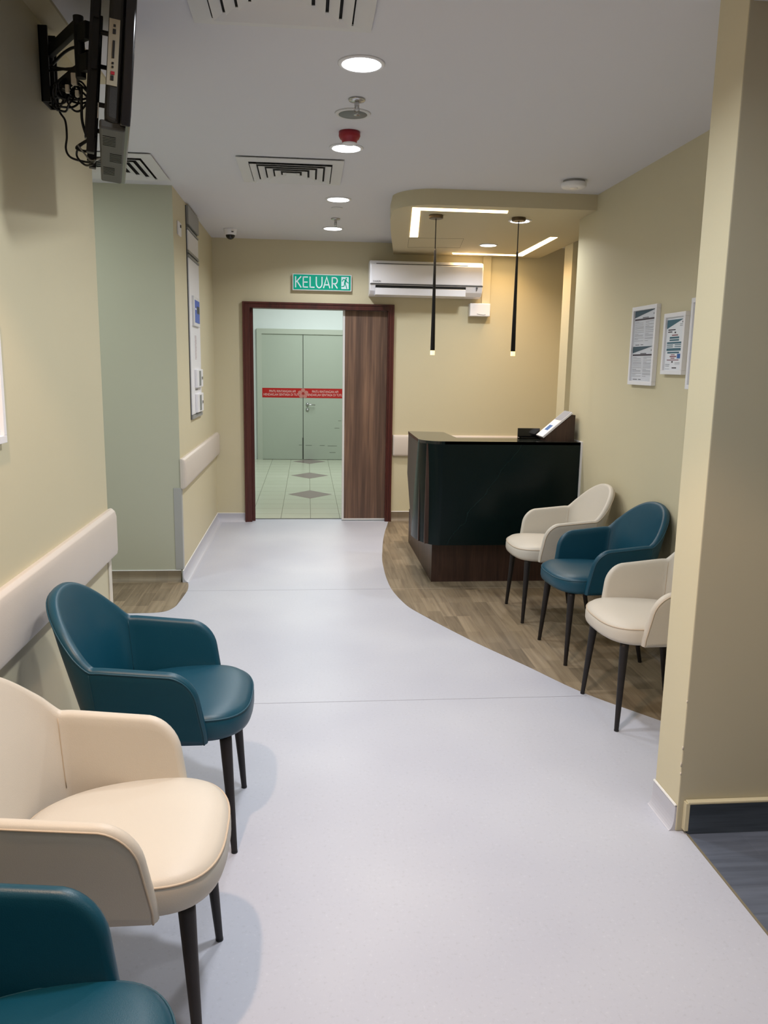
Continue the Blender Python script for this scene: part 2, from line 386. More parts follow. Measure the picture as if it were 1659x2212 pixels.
# cove skirtings
def cove(bm, a, b, n, hgt, d=0.045, mi=0, top=True):
    """coved skirting from a to b; n = unit normal into the room"""
    a = Vector(a); b = Vector(b); n = Vector(n)
    prof = [(0.0, hgt), (0.006, hgt-0.002), (0.006, 0.05)]+[(0.006+d*(1-math.cos(t)), 0.05-0.0495*math.sin(t)) for t in [i*PI/2/6 for i in range(1, 7)]]+[(0.0, 0.0005)]
    A = [bm.verts.new((a.x+n.x*p, a.y+n.y*p, z)) for p, z in prof]; C = [bm.verts.new((b.x+n.x*p, b.y+n.y*p, z)) for p, z in prof]
    k = len(prof)
    for i in range(k-1):
        bm.faces.new((A[i], A[i+1], C[i+1], C[i])).material_index = mi
    bm.faces.new(A); bm.faces.new(C)
def bead(bm, a, b, n, hgt):
    a = Vector(a+(hgt,)); b = Vector(b+(hgt,)); n = Vector(n+(0,))
    tube(bm, [a+n*0.004, b+n*0.004], 0.0045, 6)
def skirting(name, a, b, n, hgt, m, d=0.045):
    bm = B(); cove(bm, a, b, n, hgt, d); o = struct(name, bm, m)
    bm = B(); bead(bm, a, b, n, hgt); obj('top_bead', bm, M['bead'], o)
    return o
skirting('baseboard_left', (XF, 5.66), (XF, YB), (1, 0), 0.085, M['cove'])
skirting('baseboard_back', (-0.887, YB), (-0.612, YB), (0, -1), 0.085, M['cove'])
skirting('baseboard_back.001', (0.837, YB), (2.6, YB), (0, -1), 0.10, M['wood_cove'])
skirting('baseboard_left.001', (-2.6, 5.70), (-0.90, 5.70), (0, -1), 0.082, M['wood_cove'])
skirting('baseboard_left.002', (XL, -3.0), (XL, 3.70), (1, 0), 0.09, M['cove'])
skirting('baseboard_right', (1.25, 2.405), (1.25, 2.58), (-1, 0), 0.092, M['cove'], 0.018)
skirting('baseboard_right.001', (XR, 2.60), (XR, 5.85), (-1, 0), 0.09, M['wood_cove'])
bsr = struct('baseboard_right.002', bx(1.283, 3.6, 2.378, 2.40, 0.0, 0.108), M['dark_skirt'])
bm = B(); box(bm, 1.275, 3.6, 2.379, 2.40, 0.108, 0.118, bev=0.003); box(bm, 1.27, 1.283, 2.380, 2.40, 0.012, 0.112)
obj('painted_lip', bm, M['beige'], bsr)

# corner guards
struct('trim_2', bx(-0.9, XL+0.003, 3.655, 3.705, 0.0, 0.655, bev=0.002), M['guard_cream'])
bm = B(); box(bm, XL-0.05, XL+0.006, 3.70, 3.706, 0.0, 0.655, bev=0.002); box(bm, XL, XL+0.006, 3.655, 3.706, 0.0, 0.655, bev=0.002)
bpy.data.objects.remove(bpy.data.objects['trim_2'], do_unlink=True)
struct('trim_2', bm, M['guard_cream'])
bm = B(); box(bm, -0.938, -0.884, 5.694, 5.70, 0.088, 0.677, bev=0.002); box(bm, -0.888, -0.882, 5.694, 5.745, 0.088, 0.677, bev=0.002)
struct('trim_3', bm, M['guard'])

# bumper rails (profiled crash rail)
def rail(x0, y0, x1, y1, n, z0, z1, label, d=0.04):
    bm = B()
    pr = [(0.0, z0+0.012), (d*0.55, z0), (d*0.9, z0+0.012), (d, z0+0.03), (d, z1-0.035), (d*0.85, z1-0.012), (d*0.5, z1), (0.0, z1-0.004)]
    e = Vector((x1-x0, y1-y0, 0)).normalized()
    rows = []
    for k, (px, py) in enumerate(((x0, y0), (x1, y1))):
        s = 1 if k == 0 else -1
        for inset, dd in ((0.0, 0.45), (0.006, 0.8), (0.02, 1.0)):
            q = Vector((px, py, 0))+e*s*inset
            rows.append((k, inset, [bm.verts.new((q.x+n[0]*p*dd, q.y+n[1]*p*dd, z0+(z-z0)*1.0)) for p, z in pr]))
    order = [rows[0], rows[1], rows[2], rows[5], rows[4], rows[3]]
    for A, C in zip(order, order[1:]):
        for i in range(len(pr)-1): bm.faces.new((A[2][i], A[2][i+1], C[2][i+1], C[2][i]))
    bm.faces.new(order[0][2]); bm.faces.new(order[-1][2])
    o = obj('bumper_rail', bm, M['rail'], None, smooth=False)
    md = o.modifiers.new('bev', 'BEVEL'); md.width = 0.004; md.segments = 3; md.limit_method = 'ANGLE'; md.angle_limit = 0.3
    for p in o.data.polygons: p.use_smooth = True
    return tag(o, label, 'handrail')
rail(XL, -3.0, XL, 3.715, (1, 0), 0.668, 0.888, 'long cream bumper rail on the left wall behind the waiting chairs')
rail(XF, 5.69, XF, YB-0.005, (1, 0), 0.668, 0.885, 'short pinkish bumper rail on the left wall beyond the alcove, below the wall panel')
rail(0.84, YB, 2.6, YB, (0, -1), 0.662, 0.873, 'cream bumper rail on the back wall, right of the doorway and behind the desk')

# ------------------------------------------------------------------ doorway, sliding door
dr = thing('door_1', 'x', 'x', (0.1, YB, 0)); del dr['label']; del dr['category']; dr['kind'] = 'structure'
def rel(bm, o): 
    for v in bm.verts: v.co -= Vector(o.location)
    return bm
bm = B()
fx0, fx1, fz = -0.612, 0.832, 2.12
def ring(bm, xa, xb, zt, w_, ya, yb_):
    prism(bm, [(xa, 0), (xa+w_, 0), (xa+w_, zt-w_), (xb-w_, zt-w_), (xb-w_, 0), (xb, 0), (xb, zt), (xa, zt)], ya, yb_, plane='XZ')
ring(bm, fx0, fx1, fz, 0.045, YB-0.022, YB)
ring(bm, fx0, fx1, fz, 0.016, YB-0.030, YB-0.022)
obj('casing', rel(bm, dr), M['frame_wood'], dr)
bm = B()
prism(bm, [(DX0, 0), (DX0+0.022, 0), (DX0+0.022, DZ-0.012), (DX1-0.012, DZ-0.012), (DX1-0.012, 0), (DX1, 0), (DX1, DZ), (DX0, DZ)], YB-0.02, YB+0.13, plane='XZ')
box(bm, DX0+0.0225, DX0+0.05, YB+0.03, YB+0.055, 0, DZ-0.013)
obj('jamb', rel(bm, dr), M['frame_wood'], dr)
leaf = obj('sliding_leaf', rel(bx(0.362, 0.774, YB+0.045, YB+0.085, 0.012, DZ-0.014), dr), M['door_wood'], dr)
obj('edge_strip', rel(bx(0.342, 0.362, YB+0.044, YB+0.087, 0.012, DZ-0.014), dr), M['white_matte'], leaf)
obj('bottom_strip', rel(bx(0.342, 0.78, YB+0.04, YB+0.045, 0.008, 0.022), dr), M['white_matte'], leaf)
obj('threshold', rel(bx(DX0, DX1, YB+0.125, YB+0.15, 0, 0.003), dr), M['scuff'], dr)

# far double doors
fd = bpy.data.objects.new('door_2', None); COL.objects.link(fd); fd.location = (-0.07, 13.25, 0); fd['kind'] = 'structure'
FY = 13.25
bm = B()
prism(bm, [(-0.805, 0), (-0.725, 0), (-0.725, 2.01), (0.60, 2.01), (0.60, 0), (0.68, 0), (0.68, 2.09), (-0.805, 2.09)], FY-0.05, FY, plane='XZ')
obj('frame', rel(bm, fd), M['green_frame'], fd)
for x0, x1 in ((-0.728, -0.073), (-0.067, 0.60)):
    lf = obj('leaf', rel(bx(x0, x1, FY-0.03, FY, 0.006, 2.008), fd), M['green_door'], fd)
    tb = obj('tape_band', rel(bx(x0, x1, FY-0.0315, FY-0.03, 1.005, 1.158), fd), M['red_tape'], lf)
    cx = (x0+x1)/2
    ro = Matrix.Rotation(PI/2, 4, 'X')
    for body, zz, sz in (('PINTU RINTANGAN API', 1.105, 0.054), ('HENDAKLAH SENTIASA DI TUTUP', 1.052, 0.054)):
        text_mesh('lettering', body, sz, M['tape_text'], lf, (cx+0.07+(0.0 if x0 < -0.5 else 0.02), FY-0.0325-13.25, zz), ro, squeeze=0.74)
bm = B()
for k in range(5):
    a = PI/2+2*PI*k/5
    pts = arc(-0.07+0.052*math.cos(a), 1.075+0.052*math.sin(a), 0.034, 0.030, 0, 360, 14)[:-1]
    prism(bm, pts, FY-0.0336, FY-0.0318, plane='XZ')
lf = [c for c in fd.children if c.name.startswith('leaf')][0]
obj('flower_motif', rel(bm, fd), M['pink'], lf)
bm = B(); lathe(bm, [(0.026, -0.012), (0.026, 0.0)], c=(0.0, FY-0.03, 0.90), axis='Y', n=20)
tube(bm, [(0.0, FY-0.04, 0.90), (0.0, FY-0.085, 0.90), (0.03, FY-0.09, 0.90), (0.125, FY-0.09, 0.893)], 0.009, 8)
lathe(bm, [(0.026, -0.012), (0.026, 0.0)], c=(0.0, FY-0.03, 0.815), axis='Y', n=20)
lf2 = [c for c in fd.children if c.name.startswith('leaf')][1]
obj('lever_handle', rel(bm, fd), M['chrome'], lf2, smooth=True)
bm = B(); box(bm, -0.0755, -0.064, FY-0.0312, FY-0.0295, 0.006, 2.005)
box(bm, -0.083, -0.062, FY-0.0314, FY-0.029, 0.01, 0.36)
for x, z, w in ((-0.03, 0.235, 0.10), (0.20, 0.235, 0.08), (0.33, 0.228, 0.15), (0.36, 0.12, 0.1), (-0.14, 0.24, 0.05), (0.44, 0.52, 0.08), (0.5, 0.64, 0.05)):
    box(bm, x, x+w, FY-0.0312, FY-0.03, z-0.0025, z+0.0025)
obj('scuff_marks', rel(bm, fd), M['scuff'], lf2)

# ------------------------------------------------------------------ exit sign
sg = thing('exit_sign', 'green KELUAR exit sign with running man, on the back wall above the doorway', 'sign', (0.14, YB, 2.305))
box_ = lambda *a, **k: rel(bx(*a, **k), sg)
x0, x1, z0, z1 = -0.14, 0.418, 2.232, 2.382
bm = B(); box(bm, x0, x1, YB-0.045, YB, z0, z1, bev=0.003)
obj('housing', rel(bm, sg), M['white'], sg)
obj('face', box_(x0+0.009, x1-0.009, YB-0.047, YB-0.044, z0+0.007, z1-0.007), M['green_sign'], sg)
def strokes(bm, segs, w, y, ox, oz, sx, sz, th=0.0016):
    for poly in segs:
        pts = [(ox+p[0]*sx, oz+p[1]*sz) for p in poly]
        # flat ribbon with mitred joints
        L, R = [], []
        for i, p in enumerate(pts):
            a = Vector(pts[max(i-1, 0)]); b = Vector(pts[min(i+1, len(pts)-1)])
            if 0 < i < len(pts)-1:
                d1 = (Vector(p)-a).normalized(); d2 = (b-Vector(p)).normalized(); t = (d1+d2)
                t = t.normalized() if t.length > 1e-6 else d1
                n = Vector((-t.y, t.x)); k = w/2/max(0.5, n.dot(Vector((-d1.y, d1.x))))
            else:
                t = (b-a).normalized(); n = Vector((-t.y, t.x)); k = w/2
            L.append(Vector(p)+n*k); R.append(Vector(p)-n*k)
        for i in range(len(pts)-1):
            q = [L[i], L[i+1], R[i+1], R[i]]
            prism(bm, [(v.x, v.y) for v in q], y, y+th, plane='XZ')
LET = {'K': [[(0, 0), (0, 1)], [(1, 1), (0.08, 0.48)], [(0.25, 0.58), (1, 0)]],
       'E': [[(0, 0), (0, 1)], [(-0.07, 0.95), (1, 0.95)], [(0, 0.5), (0.92, 0.5)], [(-0.07, 0.05), (1, 0.05)]],
       'L': [[(0, 1), (0, 0)], [(-0.07, 0.05), (1, 0.05)]],
       'U': [[(0, 1)]+[(0.5-0.5*math.cos(t), 0.42-0.40*math.sin(t)) for t in [i*PI/10 for i in range(11)]]+[(1, 1)]],
       'A': [[(0, 0), (0.5, 0.98), (1, 0)], [(0.2, 0.3), (0.8, 0.3)]],
       'R': [[(0, 0), (0, 1)], [(0, 0.95), (0.5, 0.95)]+[(0.55+0.4*math.sin(t), 0.68+0.27*math.cos(t)) for t in [i*PI/8 for i in range(1, 8)]]+[(0.5, 0.41), (0, 0.41)], [(0.4, 0.41), (0.98, 0)]]}
bm = B(); cur = x0+0.030
for ch, wd, gap in (('K', 0.052, 0.020), ('E', 0.044, 0.020), ('L', 0.042, 0.016), ('U', 0.054, 0.014), ('A', 0.060, 0.022), ('R', 0.050, 0)):
    strokes(bm, LET[ch], 0.0105, YB-0.0486, cur, z0+0.024, wd, 0.102); cur += wd+gap
obj('lettering', rel(bm, sg), M['sign_white'], sg)
px0, px1 = x1-0.098, x1-0.028
obj('pictogram_panel', box_(px0, px1, YB-0.0484, YB-0.0468, z0+0.02, z1-0.02), M['sign_white'], sg)
bm = B(); cx, cz = (px0+px1)/2, z0+0.02
lathe(bm, [(0.0075, 0), (0.0075, 0.0012)], c=(cx+0.012, YB-0.0500, cz+0.096), axis='Y', n=16)
strokes(bm, [[(0.2, 0.80), (-0.1, 0.42)]], 0.016, YB-0.0500, cx, cz, 0.035, 0.11, 0.0012)
strokes(bm, [[(0.15, 0.76), (-0.45, 0.80), (-0.8, 0.62)], [(0.25, 0.74), (0.5, 0.58), (0.95, 0.5)], [(-0.05, 0.45), (-0.3, 0.22), (-0.95, 0.2)], [(0.0, 0.45), (0.3, 0.25), (0.5, 0.02)]], 0.008, YB-0.0500, cx, cz, 0.035, 0.11, 0.0012)
obj('running_man', rel(bm, sg), M['green_sign'], sg)

# ------------------------------------------------------------------ air conditioner
ac = thing('air_conditioner', 'white split air conditioner with open flap, right of the green exit sign', 'air conditioner', (1.1, YB, 2.19))
X0, X1 = 0.578, 1.652; YF = 7.73
def ac_body(bm, xa, xb):
    prof = [(YB, 2.50), (YB-0.05, 2.512), (YB-0.135, 2.512), (YB-0.18, 2.503), (YF+0.004, 2.475), (YF, 2.44), (YF, 2.30), (YF+0.004, 2.292), (YF+0.03, 2.235), (YF+0.07, 2.20), (YF+0.12, 2.19), (YB, 2.19)]
    prism(bm, prof, xa, xb, plane='YZ')
bm = B(); ac_body(bm, X0, X1)
o = obj('body', rel(bm, ac), M['white_gloss'], ac)
md = o.modifiers.new('b', 'BEVEL'); md.width = 0.012; md.segments = 3; md.limit_method = 'ANGLE'; md.angle_limit = 0.9
obj('front_panel', rel(bx(X0+0.012, X1-0.012, YF-0.010, YF+0.01, 2.298, 2.47, bev=0.006), ac), M['white_gloss'], ac)
obj('seam', rel(bx(X0+0.004, X1-0.004, YF-0.0025, YF+0.006, 2.290, 2.2975), ac), M['dark_grey'], ac)
bm = B(); box(bm, X0+0.06, X1-0.15, YF+0.003, YF+0.02, 2.474, 2.480)
obj('intake_slot', rel(bm, ac), M['dark_grey'], ac)
bm = B(); prism(bm, [(YF+0.001, 2.281), (YF+0.016, 2.243), (YF+0.05, 2.25), (YF+0.03, 2.29)], X0+0.055, X1-0.165, plane='YZ')
obj('outlet_slot', rel(bm, ac), M['black_void'], ac)
bm = B(); prism(bm, [(YF-0.022, 2.253), (YF-0.012, 2.258), (YF+0.085, 2.200), (YF+0.080, 2.190), (YF-0.014, 2.196)], X0+0.052, X1-0.17, plane='YZ')
obj('flap', rel(bm, ac), M['white_gloss'], ac)
bm = B(); prism(bm, [(YF-0.008, 2.266), (YF-0.004, 2.266), (YF+0.04, 2.24), (YF+0.036, 2.236)], X0+0.06, X1-0.175, plane='YZ')
obj('inner_vane', rel(bm, ac), M['grey'], ac)
ro = Matrix.Rotation(PI/2, 4, 'X')
text_mesh('brand_mark', 'DAIKIN', 0.022, M['dark_grey'], ac, (0.645-1.1, YF-0.0112-YB, 2.315-2.19), ro)
bm = B(); box(bm, 1.585, 1.600, YF-0.001, YF+0.03, 2.272, 2.283); box(bm, 1.588, 1.596, YF+0.006, YF+0.03, 2.256, 2.266)
obj('indicator', rel(bm, ac), M['dark_grey'], ac)
tr = obj('cable_trunking', bx(1.682, 1.762, YB-0.022, YB, 2.14, 2.62, bev=0.003), M['beige'])
tag(tr, 'beige cable trunking running down from the soffit between air conditioner and white switch box', 'trunking')
ib = thing('isolator_box', 'small white rounded box on the back wall below the air conditioner right end', 'box', (1.655, YB, 2.085))
bm = B(); box(bm, 1.556, 1.755, YB-0.085, YB, 2.026, 2.148, bev=0.008, seg=3); obj('housing', rel(bm, ib), M['white_gloss'], ib)
bm = B(); tube(bm, [(1.625, YB-0.086, 2.050), (1.65, YB-0.086, 2.044), (1.69, YB-0.086, 2.041), (1.71, YB-0.086, 2.044)], 0.0025, 6); obj('curved_mark', rel(bm, ib), M['grey_print'], ib)
obj('status_light', rel(bx(1.585, 1.597, YB-0.0865, YB-0.084, 2.108, 2.115), ib), M['paper'], ib)

# ------------------------------------------------------------------ ceiling fittings
def disc_light(x, y, z, label, power, group, col=(0.95, 0.97, 1.0), r=0.083, trim='white'):
    t = thing('ceiling_downlight', label, 'ceiling light', (x, y, z), 0, group)
    bm = B(); lathe(bm, [(r-0.012, 0.0), (r-0.008, -0.006), (r, -0.008), (r+0.008, -0.004), (r+0.008, 0.0)], n=48)
    obj('trim_ring', bm, M[trim], t, smooth=True)
    bm = B(); lathe(bm, [(r-0.008, -0.001), (r-0.008, -0.0065), (0.0, -0.0075)], n=48)
    obj('diffuser', bm, M['led_cool'], t)
    ld = bpy.data.lights.new('downlight_lamp', 'AREA'); ld.shape = 'DISK'; ld.size = (r-0.01)*2; ld.energy = power; ld.color = col; ld.spread = math.radians(150)
    lo = bpy.data.objects.new('lamp', ld); COL.objects.link(lo); lo.parent = t; lo.location = (0, 0, -0.012)
    return t
PW = 12.5
g1 = 'round downlights in a row along the corridor ceiling'
disc_light(0.208, 3.35, HC, 'bright round downlight nearest the camera, just past the near square vent', PW, g1)
disc_light(0.208, 4.583, HC, 'bright round downlight right behind the red detector', PW, g1)
disc_light(0.217, 5.953, HC, 'bright round downlight between the middle vent and the small ceiling disc', PW, g1)
disc_light(0.217, 7.193, HC, 'bright round downlight farthest along the corridor, just behind the far sprinkler', PW, g1)
g2 = 'round downlights in the soffit above the desk'
disc_light(1.527, 5.969, SOF, 'round downlight in the soffit directly at the right pendant lamp', 7.5, g2, r=0.075)
disc_light(1.564, 7.17, SOF, 'round downlight in the soffit between the two pendants, nearer the back wall', 7.5, g2, r=0.075)

def vent(cx, cy, w, d, label, cores=5):
    t = thing('ceiling_diffuser', label, 'air vent', (cx, cy, HC), 0, 'square ceiling air diffusers')
    def frame_bm(w0, d0, w1, d1, za, zb, th=0.004):
        bm = B(); o = [(-w0/2, -d0/2), (w0/2, -d0/2), (w0/2, d0/2), (-w0/2, d0/2)]; i = [(-w1/2, -d1/2), (w1/2, -d1/2), (w1/2, d1/2), (-w1/2, d1/2)]
        vo = [bm.verts.new((x, y, za)) for x, y in o]; vi = [bm.verts.new((x, y, zb)) for x, y in i]
        vo2 = [bm.verts.new((x, y, za+th)) for x, y in o]; vi2 = [bm.verts.new((x, y, zb+th)) for x, y in i]
        for k in range(4):
            n = (k+1) % 4
            bm.faces.new((vo[k], vo[n], vi[n], vi[k])); bm.faces.new((vo2[k], vo2[n], vi2[n], vi2[k]))
            bm.faces.new((vo[k], vo[n], vo2[n], vo2[k])); bm.faces.new((vi[k], vi[n], vi2[n], vi2[k]))
        return bm
    bw = w-0.13; bd = d-0.13
    obj('frame', frame_bm(w, d, bw, bd, -0.010, -0.016), M['white_matte'], t)
    obj('dark_throat', bx(-bw/2-0.02, bw/2+0.02, -bd/2-0.02, bd/2+0.02, -0.003, -0.001), M['black_void'], t)
    for k in range(cores):
        f = 1-(k+0.15)/(cores+0.25)
        f2 = f-0.74/(cores+0.25)
        obj('louvre_ring', frame_bm(bw*f, bd*f, bw*f2, bd*f2, -0.027, -0.013, 0.002), M['white_matte'], t)
    obj('centre_plate', bx(-bw*0.06, bw*0.06, -bd*0.06, bd*0.06, -0.024, -0.02), M['white_matte'], t)
    return t
vent(-0.08, 2.725, 0.60, 0.61, 'square white air diffuser cut off by the top of the photo, nearest the camera')
vent(-0.095, 5.155, 0.61, 0.63, 'square white air diffuser in the middle of the corridor ceiling')
vent(-1.18, 5.195, 0.62, 0.66, 'square white air diffuser over the alcove, partly behind the television')

def sprinkler(x, y, label):
    t = thing('sprinkler_head', label, 'sprinkler', (x, y, HC), 0, 'ceiling sprinkler heads')
    bm = B(); lathe(bm, [(0.0, 0), (0.036, 0), (0.038, -0.004), (0.034, -0.009), (0.018, -0.012), (0, -0.012)], n=30); obj('escutcheon', bm, M['chrome'], t, smooth=True)
    bm = B(); lathe(bm, [(0.011, -0.01), (0.011, -0.028), (0.007, -0.03), (0.006, -0.05)], n=14)
    tube(bm, [(0.008, 0, -0.03), (0.011, 0, -0.045), (0.003, 0, -0.062)], 0.002, 6); tube(bm, [(-0.008, 0, -0.03), (-0.011, 0, -0.045), (-0.003, 0, -0.062)], 0.002, 6)
    obj('body', bm, M['chrome'], t)
    bm = B(); lathe(bm, [(0.004, -0.062), (0.013, -0.064), (0.013, -0.066), (0, -0.067)], n=16); obj('deflector', bm, M['chrome'], t)
sprinkler(0.216, 3.775, 'chrome sprinkler head in front of the ceiling speaker')
sprinkler(0.224, 6.72, 'chrome sprinkler head before the farthest corridor downlight')
t = thing('ceiling_speaker', 'round ceiling speaker with grey grille and white ring, between near sprinkler and red detector', 'speaker', (0.21, 3.982, HC))
bm = B(); lathe(bm, [(0.066, 0.0), (0.066, -0.006), (0.08, -0.006), (0.084, 0)], n=48); obj('ring', bm, M['white_matte'], t, smooth=True)
bm = B(); lathe(bm, [(0.066, -0.001), (0.066, -0.006), (0, -0.010)], n=48); obj('grille', bm, M['grey'], t, smooth=True)
t = thing('smoke_detector', 'dark red round detector hanging from the ceiling between speaker and second downlight', 'detector', (0.21, 4.285, HC))
bm = B(); lathe(bm, [(0.0, 0), (0.053, 0), (0.054, -0.02), (0.047, -0.034), (0.040, -0.036), (0.036, -0.052), (0.0, -0.054)], n=40); obj('body', bm, M['red_plastic'], t, smooth=True)
bm = B(); lathe(bm, [(0.0345, -0.050), (0.036, -0.055), (0.030, -0.059), (0.0, -0.060)], n=40); obj('clear_rim', bm, M['white'], t, smooth=True)
bm = B(); lathe(bm, [(0.0, 0), (0.042, 0), (0.042, -0.004), (0.036, -0.007), (0.0, -0.007)], c=(0.219, 6.278, HC), n=36)
t = thing('ceiling_sensor', 'small flat white disc in the ceiling between third downlight and far sprinkler', 'sensor', (0.219, 6.278, HC))
obj('disc', rel(bm, t), M['white_matte'], t, smooth=True)
bm = B()
for s in (-1, 1): lathe(bm, [(0.008, -0.005), (0.006, -0.009), (0.0, -0.010)], c=(s*0.018, 0, 0), n=12)
obj('lens', bm, M['white_gloss'], t, smooth=True)
t = thing('smoke_alarm', 'white round smoke alarm on the ceiling in the right corner beside the soffit', 'smoke alarm', (1.641, 5.127, HC))
bm = B(); lathe(bm, [(0.0, 0), (0.066, 0), (0.066, -0.012), (0.0, -0.012)], n=48); obj('base', bm, M['grey_metal'], t)
bm = B(); lathe(bm, [(0.060, -0.012), (0.074, -0.014), (0.077, -0.02), (0.077, -0.036), (0.070, -0.043), (0.0, -0.045)], n=48); obj('cover', bm, M['white'], t, smooth=True)
bm = B(); lathe(bm, [(0.026, -0.0445), (0.025, -0.047), (0.0, -0.048)], n=30); obj('centre_cap', bm, M['white_gloss'], t)
t = thing('dome_camera', 'small white dome security camera on the ceiling in the far left corner', 'camera', (-0.667, 7.41, HC))
bm = B(); lathe(bm, [(0.0, 0), (0.060, 0), (0.060, -0.006), (0.056, -0.012), (0.052, -0.045), (0.040, -0.050), (0.0, -0.05)], n=40); obj('housing', bm, M['white'], t, smooth=True)
bm = B(); lathe(bm, [(0.040, -0.048)]+[(0.040*math.cos(a), -0.048-0.040*math.sin(a)) for a in [i*PI/16 for i in range(1, 9)]], n=32); obj('dome', bm, M['black_gloss'], t, smooth=True)
obj('label_plate', rel(bx(-0.652, -0.634, 7.352, 7.362, HC-0.033, HC-0.027), t), M['dark_grey'], t)

# LED strips in soffit
def led_strip(pts, label, lamps, pw):
    bm = B()
    for (xa, xb, ya, yb_) in pts: box(bm, xa, xb, ya, yb_, SOF-0.003, SOF+0.0)
    t = thing('led_strip_light', label, 'led strip', (pts[0][0], pts[0][2], SOF), 0, 'L shaped LED strips in the soffit')
    obj('diffuser', rel(bm, t), M['led_warm'], t)
    for (cx, cy, sx, sy, e) in lamps:
        ld = bpy.data.lights.new('strip_lamp', 'AREA'); ld.shape = 'RECTANGLE'; ld.size = sx; ld.size_y = sy; ld.energy = e*pw; ld.color = (1.0, 0.66, 0.34); ld.spread = math.radians(125)
        lo = bpy.data.objects.new('lamp', ld); COL.objects.link(lo); lo.parent = t; lo.location = (cx-pts[0][0], cy-pts[0][2], -0.008)
led_strip([(0.700, 1.365, 5.615, 5.700), (0.705, 0.770, 5.700, 6.20), (0.78, 0.80, 6.2, 6.2001)][:2], 'warm L shaped LED strip at the front left edge of the soffit', [(1.03, 5.66, 0.66, 0.07, 1), (0.77, 6.3, 0.06, 1.1, 1.5)], 3.0)
# skewed side arm of the strip
bpy.data.objects.remove(bpy.data.objects['diffuser.006'] if False else [o for o in bpy.data.objects if o.name.startswith('diffuser') and o.parent and o.parent.name == 'led_strip_light'][0], do_unlink=True)
t = bpy.data.objects['led_strip_light']
bm = B(); prism(bm, [(0.700, 5.615), (1.352, 5.615), (1.368, 5.700), (0.765, 5.700), (0.905, 6.855), (0.838, 6.865)], SOF-0.003, SOF)
obj('diffuser', rel(bm, t), M['led_warm'], t)
led_strip([(1.36, 2.03, 7.70, 7.80)], 'warm L shaped LED strip at the back right corner of the soffit', [(1.7, 7.72, 0.62, 0.06, 0.6), (2.0, 7.2, 0.05, 1.0, 1.5)], 3.8)
t = bpy.data.objects['led_strip_light.001']
bpy.data.objects.remove([o for o in t.children if o.type == 'MESH'][0], do_unlink=True)
bm = B(); prism(bm, [(1.345, 7.72), (1.957, 7.72), (1.957, 6.65), (2.017, 6.65), (2.035, 7.80), (1.365, 7.80)], SOF-0.003, SOF)
obj('diffuser', rel(bm, t), M['led_warm'], t)

# pendants
def pendant(x, y, label, zt=1.627):
    t = thing('pendant_lamp', label, 'pendant lamp', (x, y, SOF), 0, 'slim black pendant lamps above the desk')
    bm = B(); lathe(bm, [(0.0, 0), (0.048, 0), (0.05, -0.003), (0.05, -0.02), (0.047, -0.024), (0.0, -0.024)], n=40); obj('ceiling_cap', bm, M['bronze'], t, smooth=False)
    bm = B(); lathe(bm, [(0.0045, -0.02), (0.0035, -0.03), (0.0035, -0.235), (0.0, -0.235)], n=10); obj('rod', bm, M['black_metal'], t, smooth=True)
    L = SOF-zt
    bm = B(); lathe(bm, [(0.0, -0.225), (0.005, -0.226), (0.0075, -0.24), (0.0165, -(L-0.032)), (0.0, -(L-0.032))], n=20); obj('tapered_tube', bm, M['black_metal'], t, smooth=True)
    bm = B(); lathe(bm, [(0.0, -(L-0.032)), (0.0165, -(L-0.032)), (0.0165, -L), (0.0, -L)], n=20); obj('acrylic_tip', bm, M['led_tip'], t)
    ld = bpy.data.lights.new('pendant_glow', 'SPOT'); ld.energy = 3.0; ld.color = (1.0, 0.72, 0.4); ld.spot_size = math.radians(70); ld.spot_blend = 0.8; ld.shadow_soft_size = 0.015
    lo = bpy.data.objects.new('lamp', ld); COL.objects.link(lo); lo.parent = t; lo.location = (0, 0, -L-0.005)
pendant(0.90, 5.87, 'slim black tapered pendant lamp above the rounded left end of the desk')
pendant(1.49, 5.86, 'slim black tapered pendant lamp above the right half of the desk', 1.63)

# ------------------------------------------------------------------ reception desk
dk = thing('reception_desk', 'black marble reception desk with dark walnut plinth and rounded left end', 'desk', (1.3, 6.0, 0))
ZT = 1.035
def desk_plan(k):
    """outer front edge from right wall round the left corner; k 0 bottom .. 1 top"""
    ryb = 0.42*(1-k)+0.165*k; rx = 0.15*(1-k)+0.145*k; xl = 0.768*(1-k)+0.787*k; yf = 5.512
    pts = [(XR-0.012, yf)]
    for i in range(17):
        a = PI/2*i/16
        pts.append((xl+rx*1.15-rx*1.15*math.sin(a)**0.95, yf+(ryb*0.72)*(1-math.cos(a))))
    return pts
NZ = 24; th = 0.035
bm = B(); rows_o = []; rows_i = []
for j in range(NZ+1):
    k = j/NZ; z = 0.297+(ZT-0.297)*k
    # end of stone: sweeps back towards the bottom
    ryb = 0.17+0.20*(1-k)**1.0+0.02*math.sin(PI*k)
    xl = 0.786-0.012*(1-k)
    rx = 0.165; yf = 5.512; pts = [(XR-0.012, yf), (1.5, yf)]
    for i in range(21):
        a = PI/2*i/20
        pts.append((xl+rx-rx*math.sin(a), yf+ryb*(1-math.cos(a))**1.0))
    inn = [(x+(0.0 if i < 2 else th*(math.sin(PI/2*(i-2)/20))), y+th*(1 if i < 2 else math.cos(PI/2*(i-2)/20)+0.0)) for i, (x, y) in enumerate(pts)]
    rows_o.append([bm.verts.new((x, y, z)) for x, y in pts]); rows_i.append([bm.verts.new((x, y, z)) for x, y in inn])
n = len(rows_o[0])
